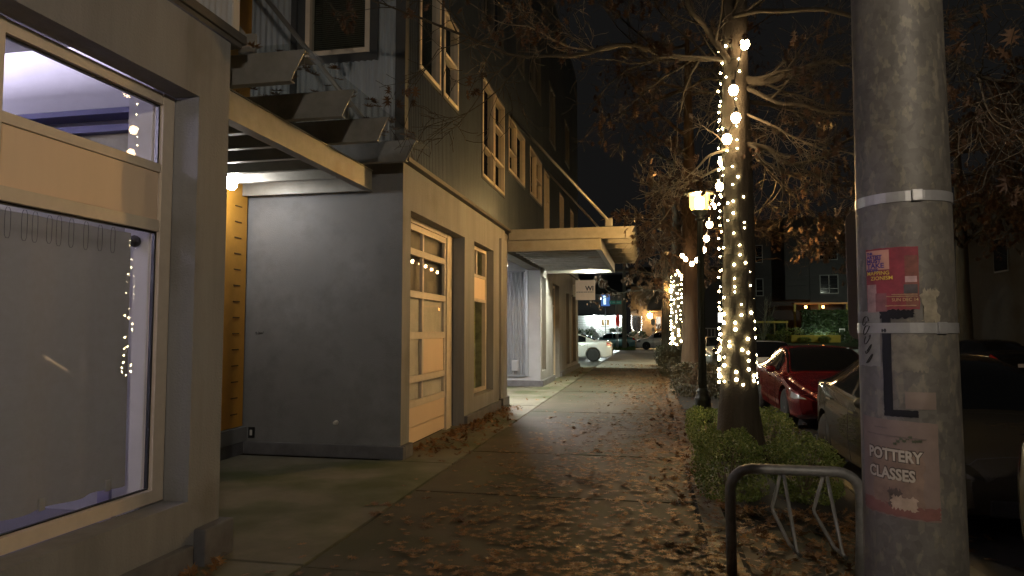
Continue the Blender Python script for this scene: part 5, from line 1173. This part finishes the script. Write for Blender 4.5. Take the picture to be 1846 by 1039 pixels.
for k in range(12):
    a = rg_.uniform(0, 6.28); grow(mb, wander((0, 0, 0), (math.cos(a) * .35, math.sin(a) * .35, 1), rg_.uniform(3, 5.2), 8, rg_, .08, .0), .03, rg_, 1, [], .5)
mb.build('branch', mat('pale_twigs', (.24, .25, .18), .85), T)
for (x, y, s, lab) in ((12.4, 75.8, 1.0, 'narrow dark conifer left of the hedge'), (13.5, 76.3, .9, 'second narrow dark conifer left of the hedge')):
    T = thing('conifer', lab, 'tree', (x, y, .3), group='narrow conifers by the apartment block'); link('leaves', shrub_mesh('leaves', (.42, .42, 2.6 * s), 2600, .08, int(x * 10), darkleaf), None, T); m = MB(); m.tube([(0, 0, -.2), (0, 0, 1.8)], [.1, .04], 8); m.build('trunk', bark, T)
# street furniture at the corner
T = thing('utility_pole', 'wooden utility pole at the far corner of the walk', 'utility pole', (-2.05, 56.4, 0)); pw = mat('pole_wood', (.17, .16, .13), .9, var=.25, vscale=6, streak=True); m = MB(); m.tube([(0, 0, -.2), (0, 0, 3), (.02, 0, 7.2)], [.2, .17, .13], 14); m.build('shaft', pw, T); m = MB(); m.box((-.9, -.06, 6.3), (.9, .06, 6.42)); m.build('crossarm', pw, T)
m = MB(); m.tube([(.1, -.1, 4.7), (.4, -.3, 4.8)], .04, 6); m.box((.3, -.4, 4.75), (.55, -.2, 4.9)); m.build('insulator', mat('insulator_grey', (.5, .5, .5), .5), T)
m = MB()
for z, x1, z1, sag in ((6.45, 20, 6.6, .7), (6.1, 20, 6.3, .8), (5.3, 20, 5.9, .8), (6.45, -30, 6.6, .7)):
    pts = [(-2.05 + (x1 + 2.05) * t, 56.4 + 8 * t, z + (z1 - z) * t - sag * 4 * t * (1 - t) * .5) for t in [i / 16 for i in range(17)]]; m.tube(pts, .014, 4, cap=False)
tag(m.build('overhead_wire', blackm), 'thin overhead wires crossing the far street from the utility pole', 'wire')
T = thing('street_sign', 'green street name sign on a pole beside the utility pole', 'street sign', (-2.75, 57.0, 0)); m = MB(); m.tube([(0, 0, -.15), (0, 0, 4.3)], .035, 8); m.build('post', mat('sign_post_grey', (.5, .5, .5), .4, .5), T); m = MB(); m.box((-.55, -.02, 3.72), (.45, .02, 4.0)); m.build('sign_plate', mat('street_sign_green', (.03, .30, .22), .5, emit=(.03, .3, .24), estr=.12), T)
put_text('S', .2, (-.48, -.026, 3.79), (R(90), 0, 0), mat('sign_white', (.7, .75, .72), .5), T, name='lettering')
m = MB(); m.box((-.28, -.024, 3.80), (.34, -.021, 3.92)); m.build('lettering_blur', mat('sign_white_dim', (.3, .6, .52), .5), T)
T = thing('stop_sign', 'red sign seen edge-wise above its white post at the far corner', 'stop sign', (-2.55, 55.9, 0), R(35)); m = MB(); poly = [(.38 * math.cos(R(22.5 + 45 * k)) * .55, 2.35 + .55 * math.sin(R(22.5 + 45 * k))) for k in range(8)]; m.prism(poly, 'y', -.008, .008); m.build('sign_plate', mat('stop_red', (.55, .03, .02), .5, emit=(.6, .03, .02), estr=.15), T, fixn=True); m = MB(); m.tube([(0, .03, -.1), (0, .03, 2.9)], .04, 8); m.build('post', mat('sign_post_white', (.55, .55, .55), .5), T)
T = thing('parking_sign', 'small white sign on a thin post left of the white crossover', 'sign', (.25, 58.0, 0)); m = MB(); m.tube([(0, 0, -.15), (0, 0, 2.6)], .025, 6); m.build('post', mat('sign_post_grey', (.5, .5, .5), .4, .5), T); m = MB(); m.box((-.16, -.04, 2.0), (.16, -.026, 2.5)); m.build('sign_plate', mat('sign_white_plate', (.45, .44, .42), .5), T); m = MB(); m.box((-.12, -.04, 1.5), (.12, -.026, 1.72)); m.build('sign_plate', mat('sign_white_plate', (.45, .44, .42), .5), T)
# tufts of grass at the pole foot
it = []; rg_ = random.Random(9); vs, fs = [], []
for k in range(1500):
    x = rg_.uniform(-3.4, -1.2); y = 55.2 + rg_.random() * 2.4; h = rg_.uniform(.08, .28); a = rg_.uniform(0, 6.28); b = len(vs); w = .015
    vs += [(x - w * math.cos(a), y - w * math.sin(a), -.02), (x + w * math.cos(a), y + w * math.sin(a), -.02), (x + rg_.gauss(0, .05), y + rg_.gauss(0, .05), h)]; fs.append((b, b + 1, b + 2))
me = bpy.data.meshes.new('grass'); me.from_pydata(vs, [], fs); me.update(); gr = link('grass', me, leafmat('grass_blade', [(.06, .11, .02), (.1, .16, .03)])); tag(gr, 'tuft of green grass at the foot of the utility pole', 'grass', kind='stuff')
g = MB(); g.box((-3.5, 55.05, -.25), (-1.1, 57.7, -.018), bev=.02); struct(g.build('verge', mat('verge_soil', (.05, .05, .03), .95)))
for x, y, lab, h in ((-6.4, 68.2, 'dark bush left of the clapboard house stairs', 1.7), (-3.1, 68.2, 'dark bush at the right corner of the clapboard house', 1.9), (-1.2, 68.6, 'dark bush under the brown house window', 1.5), (2.6, 68.4, 'dark bush right of the brown house porch', 1.8), (4.2, 69, 'dark bush between the brown and the dark house', 2.0)):
    shrub(lab, (x, y, 0), (.9, .6, h), 900, .09, int(abs(x) * 10), darkleaf, 'bushes in front of the far houses')
# dark building mass across the street
BM = thing('brick_building', 'unlit dark brick building behind the oaks across the street', 'building', (0, 0, 0)); m = MB(); m.box((18, 8, 0), (28, 50, 9)); m.build('wall', mat('dark_brick', (.03, .028, .026), .9, var=.2, vscale=3), BM)
for y in (14, 19, 24, 29, 34, 39):
    m = MB(); m.box((17.95, y, 4.6), (17.995, y + 1.5, 6.4)); F = m.build('window', mat('ap_frame', (.14, .14, .14), .6) if False else mat('dim_frame', (.07, .07, .068), .6), BM); m = MB(); m.box((17.93, y + .08, 4.68), (17.948, y + 1.42, 6.32)); m.build('pane', mat('black_pane', (.01, .01, .012), .1), F)
# left side beyond the building: dark block behind the white sedan
LB = simple_house('dark low house beyond the parking lot left of the clapboard house', -22, -10.5, 58, 70, 5, 2.2, mat('left_house_wall', (.06, .06, .06), .85), roofm)
for o in [o for o in bpy.data.objects if o.name.startswith('x')]: pass
if 'x' in MATS: bpy.data.materials.remove(MATS.pop('x'))
